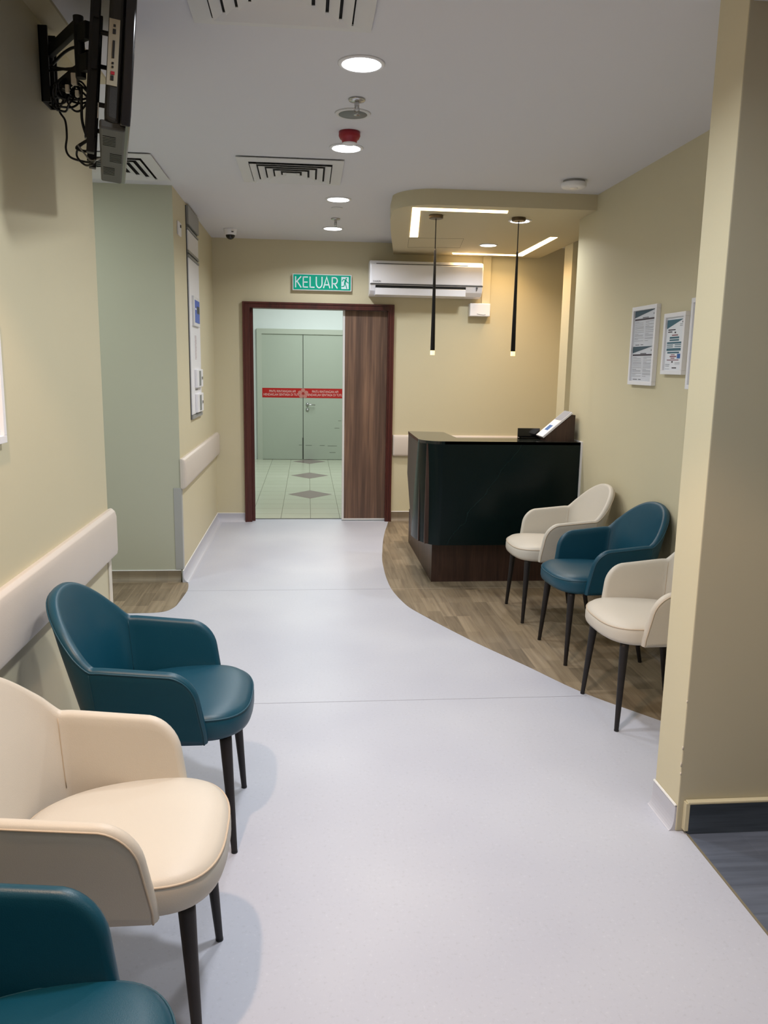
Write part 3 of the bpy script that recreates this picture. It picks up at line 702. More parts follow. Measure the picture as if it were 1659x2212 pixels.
for j in range(NZ):
    for i in range(n-1):
        bm.faces.new((rows_o[j][i], rows_o[j][i+1], rows_o[j+1][i+1], rows_o[j+1][i]))
        bm.faces.new((rows_i[j][i], rows_i[j][i+1], rows_i[j+1][i+1], rows_i[j+1][i]))
    for e in (0, n-1): bm.faces.new((rows_o[j][e], rows_o[j+1][e], rows_i[j+1][e], rows_i[j][e]))
for i in range(n-1):
    for j in (0, NZ): bm.faces.new((rows_o[j][i], rows_o[j][i+1], rows_i[j][i+1], rows_i[j][i]))
stone = obj('stone_front', rel(bm, dk), M['marble'], dk, smooth=True)
md = stone.modifiers.new('es', 'EDGE_SPLIT'); md.split_angle = math.radians(35)
# wooden side body, back edge angled
bm = B()
side = [(5.66, ZT-0.022), (6.34, ZT-0.022), (6.36, 0.70), (6.08, 0.36), (6.07, 0.297), (5.66, 0.297)]
prism(bm, side, 0.797, 0.83, plane='YZ')
obj('side_panel', rel(bm, dk), M['desk_wood'], dk)
bm = B(); top = [(XR-0.006, 5.512), (1.5, 5.512)]+[(0.786+0.165-0.165*math.sin(PI/2*i/20), 5.512+0.17*(1-math.cos(PI/2*i/20))) for i in range(21)]+[(0.790, 6.0), (0.797, 6.36), (1.07, 6.30), (1.085, 5.80), (XR-0.006, 5.80)]
bm = prism(bm, [(x, y) for x, y in top], ZT-0.02, ZT+0.001); ct = obj('counter_top', rel(bm, dk), M['counter'], dk)
bm = B(); prism(bm, [(0.895, 5.62), (XR-0.01, 5.62), (XR-0.01, 5.68), (0.96, 5.68), (0.96, 6.96), (0.895, 6.96)], 0.0, 0.30)
obj('plinth', rel(bm, dk), M['desk_wood'], dk)
bm = B(); prism(bm, [(0.83, 5.56), (XR-0.02, 5.56), (XR-0.02, 5.76), (1.06, 5.76), (1.04, 6.28), (0.83, 6.28)], 0.30, ZT-0.02)
obj('carcass', rel(bm, dk), M['desk_wood'], dk)
obj('white_filler', rel(bx(XR-0.012, XR, 5.50, 5.53, 0.0, ZT+0.004), dk), M['white'], dk)
obj('wall_bead', rel(bx(XR-0.006, XR, 5.53, 5.80, ZT+0.001, ZT+0.006), dk), M['white'], dk)
# leaflet stand
ws = thing('leaflet_holder', 'dark wooden wedge holding white leaflets on the right end of the desk', 'holder', (1.78, 5.68, ZT+0.001))
zb = ZT+0.001
bm = B(); prism(bm, [(1.69, zb), (1.898, zb), (1.898, zb+0.185), (1.878, zb+0.187), (1.69, zb+0.030)], 5.60, 5.78, plane='XZ')
obj('wedge', rel(bm, ws), M['desk_wood'], ws)
bm = B(); prism(bm, [(1.668, zb+0.030), (1.676, zb+0.020), (1.880, zb+0.196), (1.872, zb+0.206)], 5.605, 5.775, plane='XZ')
obj('clear_sleeve', rel(bm, ws), M['white_gloss'], ws)
bm = B(); prism(bm, [(1.674, zb+0.036), (1.675, zb+0.034), (1.788, zb+0.132), (1.787, zb+0.135)], 5.615, 5.765, plane='XZ')
obj('leaflet', rel(bm, ws), M['paper'], ws)
bm = B(); prism(bm, [(1.800, zb+0.1455), (1.801, zb+0.143), (1.872, zb+0.205), (1.871, zb+0.2075)], 5.615, 5.765, plane='XZ')
obj('leaflet', rel(bm, ws), M['grey_print'], ws)
bm = B(); prism(bm, [(1.715, zb+0.0722), (1.7155, zb+0.0712), (1.755, zb+0.1062), (1.7545, zb+0.1072)], 5.65, 5.73, plane='XZ')
obj('print_block', rel(bm, ws), M['blue_print'], ws)
ty = obj('document_tray', bx(1.545, 1.745, 5.795, 6.05, ZT-0.03, ZT+0.045), M['black'])
bm = B(); box(bm, 1.55, 1.80, 5.66, 5.668, ZT+0.002, ZT+0.055); box(bm, 1.55, 1.558, 5.66, 5.79, ZT+0.002, ZT+0.05); box(bm, 1.55, 1.80, 5.66, 5.79, ZT+0.002, ZT+0.006); box(bm, 1.55, 1.80, 5.785, 5.793, ZT+0.002, ZT+0.07); box(bm, 1.792, 1.80, 5.66, 5.79, ZT+0.002, ZT+0.05)
bpy.data.objects.remove(ty, do_unlink=True)
bm2 = B(); box(bm2, 1.535, 1.70, 5.79, 5.797, ZT+0.002, ZT+0.076); box(bm2, 1.535, 1.70, 5.735, 5.797, ZT+0.002, ZT+0.007); box(bm2, 1.535, 1.541, 5.735, 5.79, ZT+0.002, ZT+0.014); box(bm2, 1.535, 1.66, 5.735, 5.741, ZT+0.002, ZT+0.014)
bm.free()
tag(obj('document_tray', bm2, M['black_gloss']), 'low black tray on the desk counter left of the leaflet holder', 'tray')

# ------------------------------------------------------------------ framed notices on the right wall
def on_right(bm, ya, yb_, z0, z1, d0, d1, m_=None):
    box(bm, XR-d1, XR-d0, ya, yb_, z0, z1); return bm
def rframe(ya, yb_, z0, z1, label, name='notice_frame', w=0.022, grp=None):
    t = thing(name, label, 'notice', (XR, (ya+yb_)/2, (z0+z1)/2), 0, grp)
    bm = B()
    for a in ((ya, yb_, z0, z0+w), (ya, yb_, z1-w, z1), (ya, ya+w, z0+w, z1-w), (yb_-w, yb_, z0+w, z1-w)):
        box(bm, XR-0.026, XR, a[0], a[1], a[2], a[3], bev=0.0015)
    obj('frame', rel(bm, t), M['white'], t)
    bm = B(); on_right(bm, ya+w-0.002, yb_-w+0.002, z0+w-0.002, z1-w+0.002, 0.012, 0.014)
    return t, obj('sheet', rel(bm, t), M['paper_grey'], t)
def marks(t, sheet, items, m, nm):
    if nm != 'printed_lines':
        for (ya, yb_, z0, z1) in items:
            o = obj(nm, rel(bx(XR-0.0148, XR-0.014, ya, yb_, z0, z1), t), m, sheet)
        return o
    bm = B()
    for (ya, yb_, z0, z1) in items: box(bm, XR-0.0148, XR-0.014, ya, yb_, z0, z1)
    return obj(nm, rel(bm, t), m, sheet)
# first (far, larger) frame: note y decreases to the right as seen from the camera
Y0, Y1, Z0, Z1 = 4.375, 4.715, 1.460, 1.905
t, sh = rframe(Y0, Y1, Z0, Z1, 'larger white framed notice with two printed sheets, left on the right wall')
yl, yr = Y1-0.024, Y0+0.024
def page(t, sh, ztop, hgt):
    W_ = yl-yr
    bm = B(); prism(bm, [(yl, ztop), (yl-W_*0.96, ztop), (yl, ztop-hgt*0.19)], XR-0.0149, XR-0.014, plane='YZ'); obj('corner_triangle', rel(bm, t), M['slate_print'], sh)
    marks(t, sh, [(yr+0.012, yl-0.004, ztop-hgt*0.27, ztop-hgt*0.225)], M['dark_print'], 'title_band')
    its = [(yl-W_*0.66, yl-W_*0.38, ztop-hgt*0.215, ztop-hgt*0.195), (yl-W_*0.30, yl-W_*0.10, ztop-hgt*0.97, ztop-hgt*0.955), (yl-W_*0.48, yl-W_*0.36, ztop-hgt*0.97, ztop-hgt*0.955), (yr+0.03, yr+0.037, ztop-hgt*0.13, ztop-hgt*0.10)]
    marks(t, sh, its, M['dark_print'], 'printed_heading')
    its = []
    rnd = random.Random(3)
    z = ztop-hgt*0.31
    while z > ztop-hgt*0.86:
        for a, b in ((0.04, 0.48), (0.54, 0.94)):
            wd = (b-a)*(0.4 if rnd.random() < 0.25 else rnd.uniform(0.85, 1))
            its.append((yl-W_*(a+wd), yl-W_*a, z-0.0018, z))
        z -= 0.0062 if rnd.random() < 0.7 else 0.010
    marks(t, sh, its, M['grey_print'], 'printed_lines')
page(t, sh, Z1-0.024, 0.20); page(t, sh, Z1-0.024-0.202, 0.195)
# second frame
Y0, Y1, Z0, Z1 = 4.022, 4.272, 1.525, 1.843
t, sh = rframe(Y0, Y1, Z0, Z1, 'smaller white framed flow chart notice, right of the larger frame on the right wall')
sh.data.materials[0] = M['paper']
yl, yr = Y1-0.024, Y0+0.024; W_ = yl-yr; H_ = Z1-Z0-0.05; zt = Z1-0.034
bm = B(); prism(bm, [(yl, zt), (yl-W_*0.92, zt), (yl, zt-H_*0.17)], XR-0.0149, XR-0.014, plane='YZ'); obj('corner_triangle', rel(bm, t), M['teal_print'], sh)
R_ = lambda a, b, c, d: (yl-W_*b, yl-W_*a, zt-H_*d, zt-H_*c)
marks(t, sh, [R_(.08, .5, .185, .205), R_(.08, .32, .225, .245), R_(.86, .89, .04, .07), R_(.45, .70, .92, .94), R_(.46, .54, .235, .262), R_(.40, .48, .80, .83)], M['dark_print'], 'printed_heading')
marks(t, sh, [R_(.20, .74, .33, .365), R_(.20, .74, .38, .41), R_(.06, .88, .43, .465), R_(.06, .42, .48, .495), R_(.52, .88, .48, .495), R_(.06, .42, .515, .53), R_(.52, .88, .515, .53), R_(.06, .88, .55, .60), R_(.12, .80, .62, .65)], M['teal_print'], 'flow_bars')
marks(t, sh, [R_(.32, .66, .29, .31), R_(.34, .56, .67, .685), R_(.28, .66, .70, .72), R_(.34, .56, .735, .75), R_(.12, .80, .77, .785)], M['maroon_print'], 'flow_bars')
marks(t, sh, [R_(.70, .88, .66, .75)], M['blue_print'], 'blue_block')
marks(t, sh, [R_(.05, .3, .86, .87), R_(.05, .28, .89, .90), R_(.6, .88, .83, .84), R_(.6, .88, .86, .865), R_(.04, .3, .95, .955), R_(.74, .9, .09, .10), R_(.74, .9, .12, .13)], M['grey_print'], 'printed_lines')
rframe(3.55, 3.968, 1.455, 1.902, 'white framed notice mostly hidden behind the beige column, only its edge showing')
# frame on the left wall at the picture edge
t = thing('notice_frame', 'white framed notice at the left picture edge above the bumper rail, only its corner showing', 'notice', (XL, 2.25, 1.5))
bm = B()
for a in ((2.05, 2.477, 1.306, 1.328), (2.05, 2.477, 1.668, 1.69), (2.05, 2.072, 1.328, 1.668), (2.455, 2.477, 1.328, 1.668)):
    box(bm, XL, XL+0.02, a[0], a[1], a[2], a[3], bev=0.0015)
obj('frame', rel(bm, t), M['white'], t); obj('sheet', rel(bx(XL, XL+0.01, 2.07, 2.457, 1.326, 1.67), t), M['paper'], t)

# ------------------------------------------------------------------ service panel on the far left wall
pn = thing('service_panel', 'tall narrow white panel with a blue display on the far left wall', 'panel', (XF, 6.57, 1.9))
def lp(ya, yb_, z0, z1, d0, d1, m, nm, parent=None, bev=0.0):
    bm = B(); box(bm, XF+d0, XF+d1, ya, yb_, z0, z1, bev=bev); return obj(nm, rel(bm, pn), m, parent or pn)
lp(6.278, 6.858, 1.115, 2.675, 0.0, 0.006, M['dark_grey'], 'back_frame')
lp(6.285, 6.855, 2.545, 2.675, 0.0, 0.022, M['grey_metal'], 'top_cover', bev=0.003)
lp(6.290, 6.850, 2.365, 2.505, 0.0, 0.014, M['white'], 'upper_plate', bev=0.002)
lp(6.290, 6.850, 1.150, 2.310, 0.0, 0.014, M['white'], 'lower_plate', bev=0.002)
lp(6.285, 6.855, 2.510, 2.522, 0.0, 0.018, M['grey_metal'], 'trim_strip'); lp(6.285, 6.855, 2.343, 2.360, 0.0, 0.018, M['grey_metal'], 'trim_strip'); lp(6.285, 6.855, 2.313, 2.330, 0.0, 0.018, M['grey_metal'], 'trim_strip')
lp(6.285, 6.855, 1.118, 1.146, 0.0, 0.018, M['grey_metal'], 'trim_strip')
mo = lp(6.40, 6.735, 1.822, 2.045, 0.012, 0.030, M['white_matte'], 'display_bezel', bev=0.003)
lp(6.448, 6.708, 1.848, 2.018, 0.030, 0.0315, M['blue_screen'], 'screen', mo)
lp(6.55, 6.70, 1.92, 1.975, 0.0315, 0.032, M['dark_grey'], 'screen_block', mo); lp(6.46, 6.52, 1.945, 1.957, 0.0315, 0.0322, M['paper'], 'screen_block', mo)
bm = B(); rr = random.Random(5)
for k in range(17):
    z = 1.75-k*0.011; a = rr.uniform(0.0, 0.01)
    box(bm, XF+0.014, XF+0.0148, 6.51+a, 6.585+a*2, z-0.003, z)
obj('printed_lines', rel(bm, pn), M['maroon_print'], pn)
for z0, z1 in ((1.352, 1.492), (1.158, 1.303)):
    bxo = lp(6.462, 6.79, z0, z1, 0.014, 0.036, M['white'], 'valve_box', bev=0.004)
    lp(6.56, 6.66, z0+0.012, z1-0.012, 0.036, 0.0375, M['grey'], 'grey_window', bxo)
    lp(6.70, 6.725, (z0+z1)/2-0.01, (z0+z1)/2+0.012, 0.036, 0.044, M['chrome'], 'latch', bxo)
    lp(6.47, 6.62, z0-0.022, z0-0.012, 0.014, 0.0148, M['grey_print'], 'printed_lines')
sw = thing('wall_switch', 'small white switch plate high on the far left wall near the alcove corner', 'switch', (XF, 5.925, 2.45))
bm = B(); box(bm, XF, XF+0.012, 5.862, 5.99, 2.408, 2.496, bev=0.003); obj('plate', rel(bm, sw), M['white'], sw)
bm = B(); box(bm, XF+0.012, XF+0.017, 5.935, 5.955, 2.462, 2.480); obj('key_slot', rel(bm, sw), M['black'], sw)

# ------------------------------------------------------------------ television on a swing arm bracket
A = Vector((-0.490, 2.45)); Bp = Vector((-0.669, 3.21))       # lower front edge, near and far end
d = (Bp-A).normalized(); nrm = Vector((d.y, -d.x))             # screen normal (towards +x)
tv = thing('television', 'black flat television seen from behind and below, hanging at the upper left', 'television', (A.x, A.y, 2.19))
TL = (Bp-A).length
Rz = Matrix(((d.x, nrm.x, 0, 0), (d.y, nrm.y, 0, 0), (0, 0, 1, 0), (0, 0, 0, 1)))  # local x along width, local y = screen normal
tilt = Matrix.Rotation(-math.radians(5.3), 4, 'X')
tv.matrix_world = Matrix.Translation((A.x, A.y, 2.19)) @ Rz @ tilt
TVM = tv.matrix_world.copy()
TH = 0.46
bm = B(); box(bm, 0, TL, -0.028, 0.0, 0, TH, bev=0.004, seg=2); obj('bezel', bm, M['black_gloss'], tv)
obj('screen', bx(0.03, TL-0.03, 0.0, 0.001, 0.035, TH-0.03), M['black_gloss'], tv)
bm = B()
prof = [(-0.028, 0.004), (-0.05, 0.006), (-0.068, 0.012), (-0.070, 0.03), (-0.070, TH-0.09), (-0.05, TH-0.03), (-0.028, TH-0.02)]
prism(bm, prof, 0.012, TL-0.03, plane='YZ')
bk = obj('back_cover', bm, M['tv_back'], tv); md = bk.modifiers.new('b', 'BEVEL'); md.width = 0.012; md.segments = 3; md.limit_method = 'ANGLE'; md.angle_limit = 0.4
obj('lower_cover', bx(0.02, TL-0.05, -0.082, -0.012, -0.012, 0.012, bev=0.006), M['tv_bottom_lit'], tv)
for k, (xx, yy) in enumerate(((0.10, -0.055), (0.30, -0.035), (0.50, -0.055))):
    bm = B()
    for i in range(7): box(bm, xx+i*0.017, xx+i*0.017+0.009, yy-0.018, yy+0.018, -0.0135, -0.012)
    obj('vent_grille', bm, M['black'], tv)
pp = obj('port_plate', bx(0.0095, 0.012, -0.068, -0.040, 0.10, 0.27), M['port_tan'], tv)
bm = B()
for (z, hh, w_) in ((0.25, 0.006, 0.006), (0.232, 0.012, 0.008), (0.17, 0.045, 0.006), (0.155, 0.005, 0.005), (0.145, 0.005, 0.005), (0.113, 0.012, 0.008)):
    box(bm, 0.0075, 0.0095, -0.054-w_/2, -0.054+w_/2, z, z+hh)
obj('port', bm, M['black'], pp); obj('red_port', bx(0.0073, 0.0095, -0.058, -0.048, 0.128, 0.136), M['red_plastic'], pp)
bm = B(); box(bm, 0.05, 0.053, -0.088, -0.086, 0.02, 0.06); obj('sticker', bm, M['white_matte'], tv)

br = thing('television_bracket', 'black articulated wall bracket carrying the television', 'bracket', (XL, 3.1, 2.54))
inv = Matrix.Translation(-Vector(br.location))
def W2(bm, mtx=None):
    for v in bm.verts:
        if mtx is not None: v.co = mtx @ v.co
        v.co = inv @ v.co
    return bm
bm = B(); box(bm, XL, XL+0.006, 3.06, 3.16, 2.42, 2.66, bev=0.001); box(bm, XL, XL+0.03, 3.06, 3.068, 2.42, 2.66); box(bm, XL, XL+0.03, 3.152, 3.16, 2.42, 2.66)
obj('wall_plate', W2(bm), M['black_metal'], br)
bm = B()
for z in (2.465, 2.50, 2.57, 2.61): lathe(bm, [(0.008, 0.006), (0.008, 0.011), (0.0, 0.011)], c=(XL, 3.11, z), n=6, axis='X')
obj('bolt', W2(bm), M['chrome'], br)
PX, PY = -0.715, 2.84
def bar(bm, a, b, w, h):
    a = Vector(a); b = Vector(b); t_ = (b-a); L = t_.length; t_.normalize(); s = t_.cross(Vector((0, 0, 1))).normalized(); u = s.cross(t_)
    mtx = Matrix(((t_.x, s.x, u.x, a.x), (t_.y, s.y, u.y, a.y), (t_.z, s.z, u.z, a.z), (0, 0, 0, 1)))
    box(bm, 0, L, -w/2, w/2, -h/2, h/2, bev=0.002, mtx=mtx)
for z in (2.585, 2.455):
    bm = B(); bar(bm, (XL+0.02, 3.10, z), (PX, PY, z), 0.02, 0.036); obj('arm', W2(bm), M['black_metal'], br)
bm = B(); lathe(bm, [(0.016, 2.43), (0.016, 2.61)], c=(PX, PY, 0), n=20)
obj('pivot_post', W2(bm), M['black_metal'], br, smooth=False)
bm = B(); lathe(bm, [(0.012, 2.42), (0.012, 2.62)], c=(XL+0.025, 3.10, 0), n=14)
obj('hinge_pin', W2(bm), M['black_metal'], br)
back_c = TVM @ Vector((0.36, -0.125, 0.26))
for z in (2.56, 2.47):
    bm = B(); bar(bm, (PX, PY, z), (back_c.x, back_c.y, z-0.01), 0.022, 0.05); obj('arm', W2(bm), M['black_metal'], br)
bm = B(); box(bm, 0.26, 0.46, -0.122, -0.114, 0.18, 0.34, bev=0.002); obj('head_plate', W2(bm, TVM), M['black_metal'], br)
for xx in (0.20, 0.50):
    bm = B(); box(bm, xx, xx+0.028, -0.118, -0.096, -0.04 if xx < 0.3 else -0.02, 0.45, bev=0.002); box(bm, xx+0.004, xx+0.024, -0.125, -0.116, 0.0, 0.44)
    obj('mounting_rail', W2(bm, TVM), M['black_metal'], br)
for zz in (0.19, 0.33):
    bm = B(); box(bm, 0.19, 0.54, -0.114, -0.100, zz, zz+0.03); obj('cross_bar', W2(bm, TVM), M['black_metal'], br)
for xx in (0.214, 0.514):
    for zz in (0.10, 0.30): obj('spacer', W2(lathe(B(), [(0.007, -0.10), (0.007, -0.068)], c=(xx, 0, zz), n=10, axis='Y'), TVM), M['black_metal'], br)

def cable(name, pts, r, m, label, grp='loose cables behind the television'):
    bm = B(); tube(bm, spline(pts, 8), r, 8); o = obj(name, bm, m, smooth=True); tag(o, label, 'cable', grp); return o
R1 = random.Random(11)
cable('cable', [(-0.87, 3.06, 2.53), (-0.80, 2.98, 2.55), (-0.74, 2.90, 2.54), (-0.70, 2.85, 2.50), (-0.73, 2.88, 2.47), (-0.80, 2.95, 2.49), (-0.86, 3.03, 2.52)], 0.005, M['black'], 'thick black cable looped between the bracket arms')
cable('cable', [(-0.88, 3.07, 2.52), (-0.80, 2.98, 2.50), (-0.75, 2.92, 2.49), (-0.705, 2.87, 2.52), (-0.66, 2.84, 2.50)], 0.004, M['black'], 'black cable crossing from wall plate to the pivot post')
cable('cable', [(-0.83, 2.98, 2.39), (-0.82, 2.97, 2.36), (-0.80, 2.95, 2.33), (-0.795, 2.94, 2.28), (-0.80, 2.94, 2.24), (-0.78, 2.92, 2.21), (-0.73, 2.88, 2.19), (-0.68, 2.80, 2.17), (-0.66, 2.75, 2.17)], 0.0035, M['black'], 'long thin black cable hanging lowest below the bracket')
cable('cable', [(-0.72, 2.86, 2.41), (-0.725, 2.87, 2.36), (-0.725, 2.87, 2.31), (-0.71, 2.86, 2.26), (-0.69, 2.83, 2.23), (-0.71, 2.85, 2.215), (-0.75, 2.88, 2.23), (-0.72, 2.86, 2.245), (-0.67, 2.80, 2.25)], 0.0045, M['black'], 'black cable dropping straight down beside the mounting rail')
cable('cable', [(-0.68, 2.82, 2.25), (-0.74, 2.88, 2.235), (-0.755, 2.90, 2.21), (-0.72, 2.86, 2.175), (-0.68, 2.80, 2.165)], 0.0035, M['black'], 'small black cable loop beside the rail bottom')
cable('cable', [(-0.74, 2.86, 2.235), (-0.72, 2.85, 2.21), (-0.69, 2.82, 2.18), (-0.64, 2.72, 2.165)], 0.003, M['grey_metal'], 'grey cable running to the bottom of the television')
# tangled bundle
bm = B()
for k in range(9):
    c0 = Vector((-0.79+R1.uniform(-0.03, 0.03), 2.94+R1.uniform(-0.03, 0.03), 2.41+R1.uniform(-0.02, 0.02)))
    pts = []
    n_ = 9; ph = R1.uniform(0, 6)
    for i in range(n_):
        a = ph+2*PI*i/n_*1.4
        pts.append(c0+Vector((0.045*math.cos(a)*R1.uniform(.5, 1), 0.04*math.cos(a)*R1.uniform(-1, 1), 0.035*math.sin(a)*R1.uniform(.6, 1.1))))
    tube(bm, spline(pts, 6), 0.0035, 6)
tag(obj('cable_bundle', bm, M['black'], smooth=True), 'tangle of black cables bunched under the lower bracket arm', 'cable')
bm = B(); tube(bm, spline([(-0.875, 3.10, 2.42), (-0.85, 3.05, 2.39), (-0.82, 2.98, 2.385), (-0.80, 2.95, 2.40), (-0.77, 2.9, 2.42)], 8), 0.004, 6)
tag(obj('cable', bm, M['black'], smooth=True), 'black cable sagging from the wall plate bottom into the tangle', 'cable', 'loose cables behind the television')
t = thing('cable_connector', 'small cream cable connectors among the tangle under the bracket', 'connector', (-0.74, 2.86, 2.42))
bm = B(); box(bm, -0.01, 0.008, -0.008, 0.008, -0.005, 0.03, bev=0.002); box(bm, -0.03, -0.018, -0.006, 0.006, -0.03, -0.005, bev=0.002); box(bm, 0.0, 0.012, -0.006, 0.006, -0.04, -0.02, bev=0.002)
obj('plug', bm, M['guard_cream'], t)

# ------------------------------------------------------------------ chairs
def chair_mesh_shell():
    r = 0.078; TZ = 0.617; DZt = 0.195; ZB = 0.392
    cols = []   # (s, ztop)
    E = 0.29
    na = 9
    front = [(r*(1-math.sin(PI/2*(1-i/na))), TZ-r+r*math.cos(PI/2*(1-i/na))) for i in range(na+1)]   # e, z
    for e, z in front: cols.append((1-e/E*0.5, z))
    for i in range(1, 6): e = r+(E-r)*i/6; cols.append((1-e/E*0.5, TZ+0.018*(i/6)))
    nb = 22
    half = []
    for i in range(nb+1):
        u = 1-i/nb
        g = math.cos(PI/2*min(1, u/0.92))**1.3 if u < 0.92 else 0.0
        g2 = g
        half.append((u*0.5, TZ+0.018+(DZt-0.018)*g2))
    cols += half
    full = [(-s, z) for s, z in cols]+[(s, z) for s, z in reversed(cols[:-1])]   # from left front (-1) round to right front (+1)
    def P(s, z):
        k = (z-0.393)/0.247
        hw = 0.244+0.030*min(k, 1.15)
        dd = 0.092+0.106*(z-0.393)/0.43
        yf = 0.122-0.030*max(0, (z-0.42))/0.18
        yc = -0.158-0.010*(z-0.393)/0.25
        a = abs(s); sg = 1 if s >= 0 else -1
        if a <= 0.5:
            ph = a/0.5*PI/2
            x = hw*math.copysign(abs(math.sin(ph))**0.86, sg); y = yc-dd*math.cos(ph)**0.82
            if z > TZ: x *= 1-0.02*(z-TZ)/DZt
        else:
            x = hw*sg; y = yc+(a-0.5)/0.5*(yf-yc)
        return Vector((x, y, z))
    MR = 12; N = len(full)
    O = []; I = []; Pg = [[P(s, ZB+(zt-ZB)*j/MR) for j in range(MR+1)] for s, zt in full]
    bm = B()
    for i in range(N):
        ro, ri = [], []
        for j in range(MR+1):
            a = Pg[min(i+1, N-1)][j]-Pg[max(i-1, 0)][j]; b = Pg[i][min(j+1, MR)]-Pg[i][max(j-1, 0)]
            s = full[i][0]
            if abs(s) > 0.5: a = Vector((0, -1 if s < 0 else 1, 0))
            n = a.cross(b)
            if n.length < 1e-9: n = Vector((full[i][0], 0, 0))
            n.normalize()
            ref = Pg[i][j]-Vector((0, 0.0, Pg[i][j].z)); 
            if n.dot(ref) < 0: n = -n
            w = max(0, 1-(abs(s)/0.5)**2) if abs(s) < 0.5 else 0
            th_ = 0.034+0.020*w*math.sin(PI*min(1, (j/MR)*0.9+0.05))
            ro.append(Pg[i][j]); ri.append(Pg[i][j]-n*th_)
        O.append(ro); I.append(ri)
    VO = [[bm.verts.new(v) for v in r_] for r_ in O]; VI = [[bm.verts.new(v) for v in r_] for r_ in I]
    for i in range(N-1):
        for j in range(MR):
            bm.faces.new((VO[i][j], VO[i+1][j], VO[i+1][j+1], VO[i][j+1])); bm.faces.new((VI[i][j], VI[i][j+1], VI[i+1][j+1], VI[i+1][j]))
        bm.faces.new((VO[i][0], VI[i][0], VI[i+1][0], VO[i+1][0]))
    path = [(0, j) for j in range(MR)]+[(i, MR) for i in range(N)]+[(N-1, j) for j in range(MR-1, -1, -1)]
    K = 6; prev = None; rim_outer = []
    cen = [(O[i][j]+I[i][j])/2 for i, j in path]
    for q, (i, j) in enumerate(path):
        c = cen[q]; h = (O[i][j]-I[i][j])/2
        tan = cen[min(q+1, len(path)-1)]-cen[max(q-1, 0)]
        D = tan.cross(h); D.normalize()
        # orient outward of the surface patch
        out = Vector((0, 1, 0)) if (q < MR or q >= len(path)-MR) else Vector((0, 0, 1))
        if D.dot(out) < 0: D = -D
        hl = h.length; row = [VO[i][j]]
        for k in range(1, K):
            a = PI*k/K; row.append(bm.verts.new(c+h*math.cos(a)+D*hl*math.sin(a)*0.95))
        row.append(VI[i][j])
        if prev:
            for k in range(K): bm.faces.new((prev[k], prev[k+1], row[k+1], row[k]))
        prev = row
        rim_outer.append(c+h*math.cos(PI*0.12)*1.03+D*hl*math.sin(PI*0.12)*1.0)
    # inner / outer vertical seam at the arm-back junction
    js = [i for i, (s, z) in enumerate(full) if abs(abs(s)-0.46) < 0.012]
    seams = []
    for i in (js[0], js[-1]):
        seams.append([v+(v-Pg[i][k]).normalized()*0.0005 for k, v in enumerate(I[i])][3:])
        seams.append([v+(Pg[i][k]-I[i][k]).normalized()*0.0005 for k, v in enumerate(O[i])][1:])
    return bm, rim_outer, seams

def seat_outline(n=64, off=0.0):
    pts = []
    for i in range(n):
        a = 2*PI*i/n; c, s = math.cos(a), math.sin(a)
        if s >= 0:     # front
            x = 0.231*math.copysign(abs(c)**(2/2.8), c); y = 0.085+0.178*abs(s)**(2/2.9)
        else:
            x = 0.231*math.copysign(abs(c)**(2/2.4), c); y = 0.085-0.305*abs(s)**(2/2.4)
            x *= 1-0.10*abs(s)
        pts.append(Vector((x, y, 0)))
    return pts

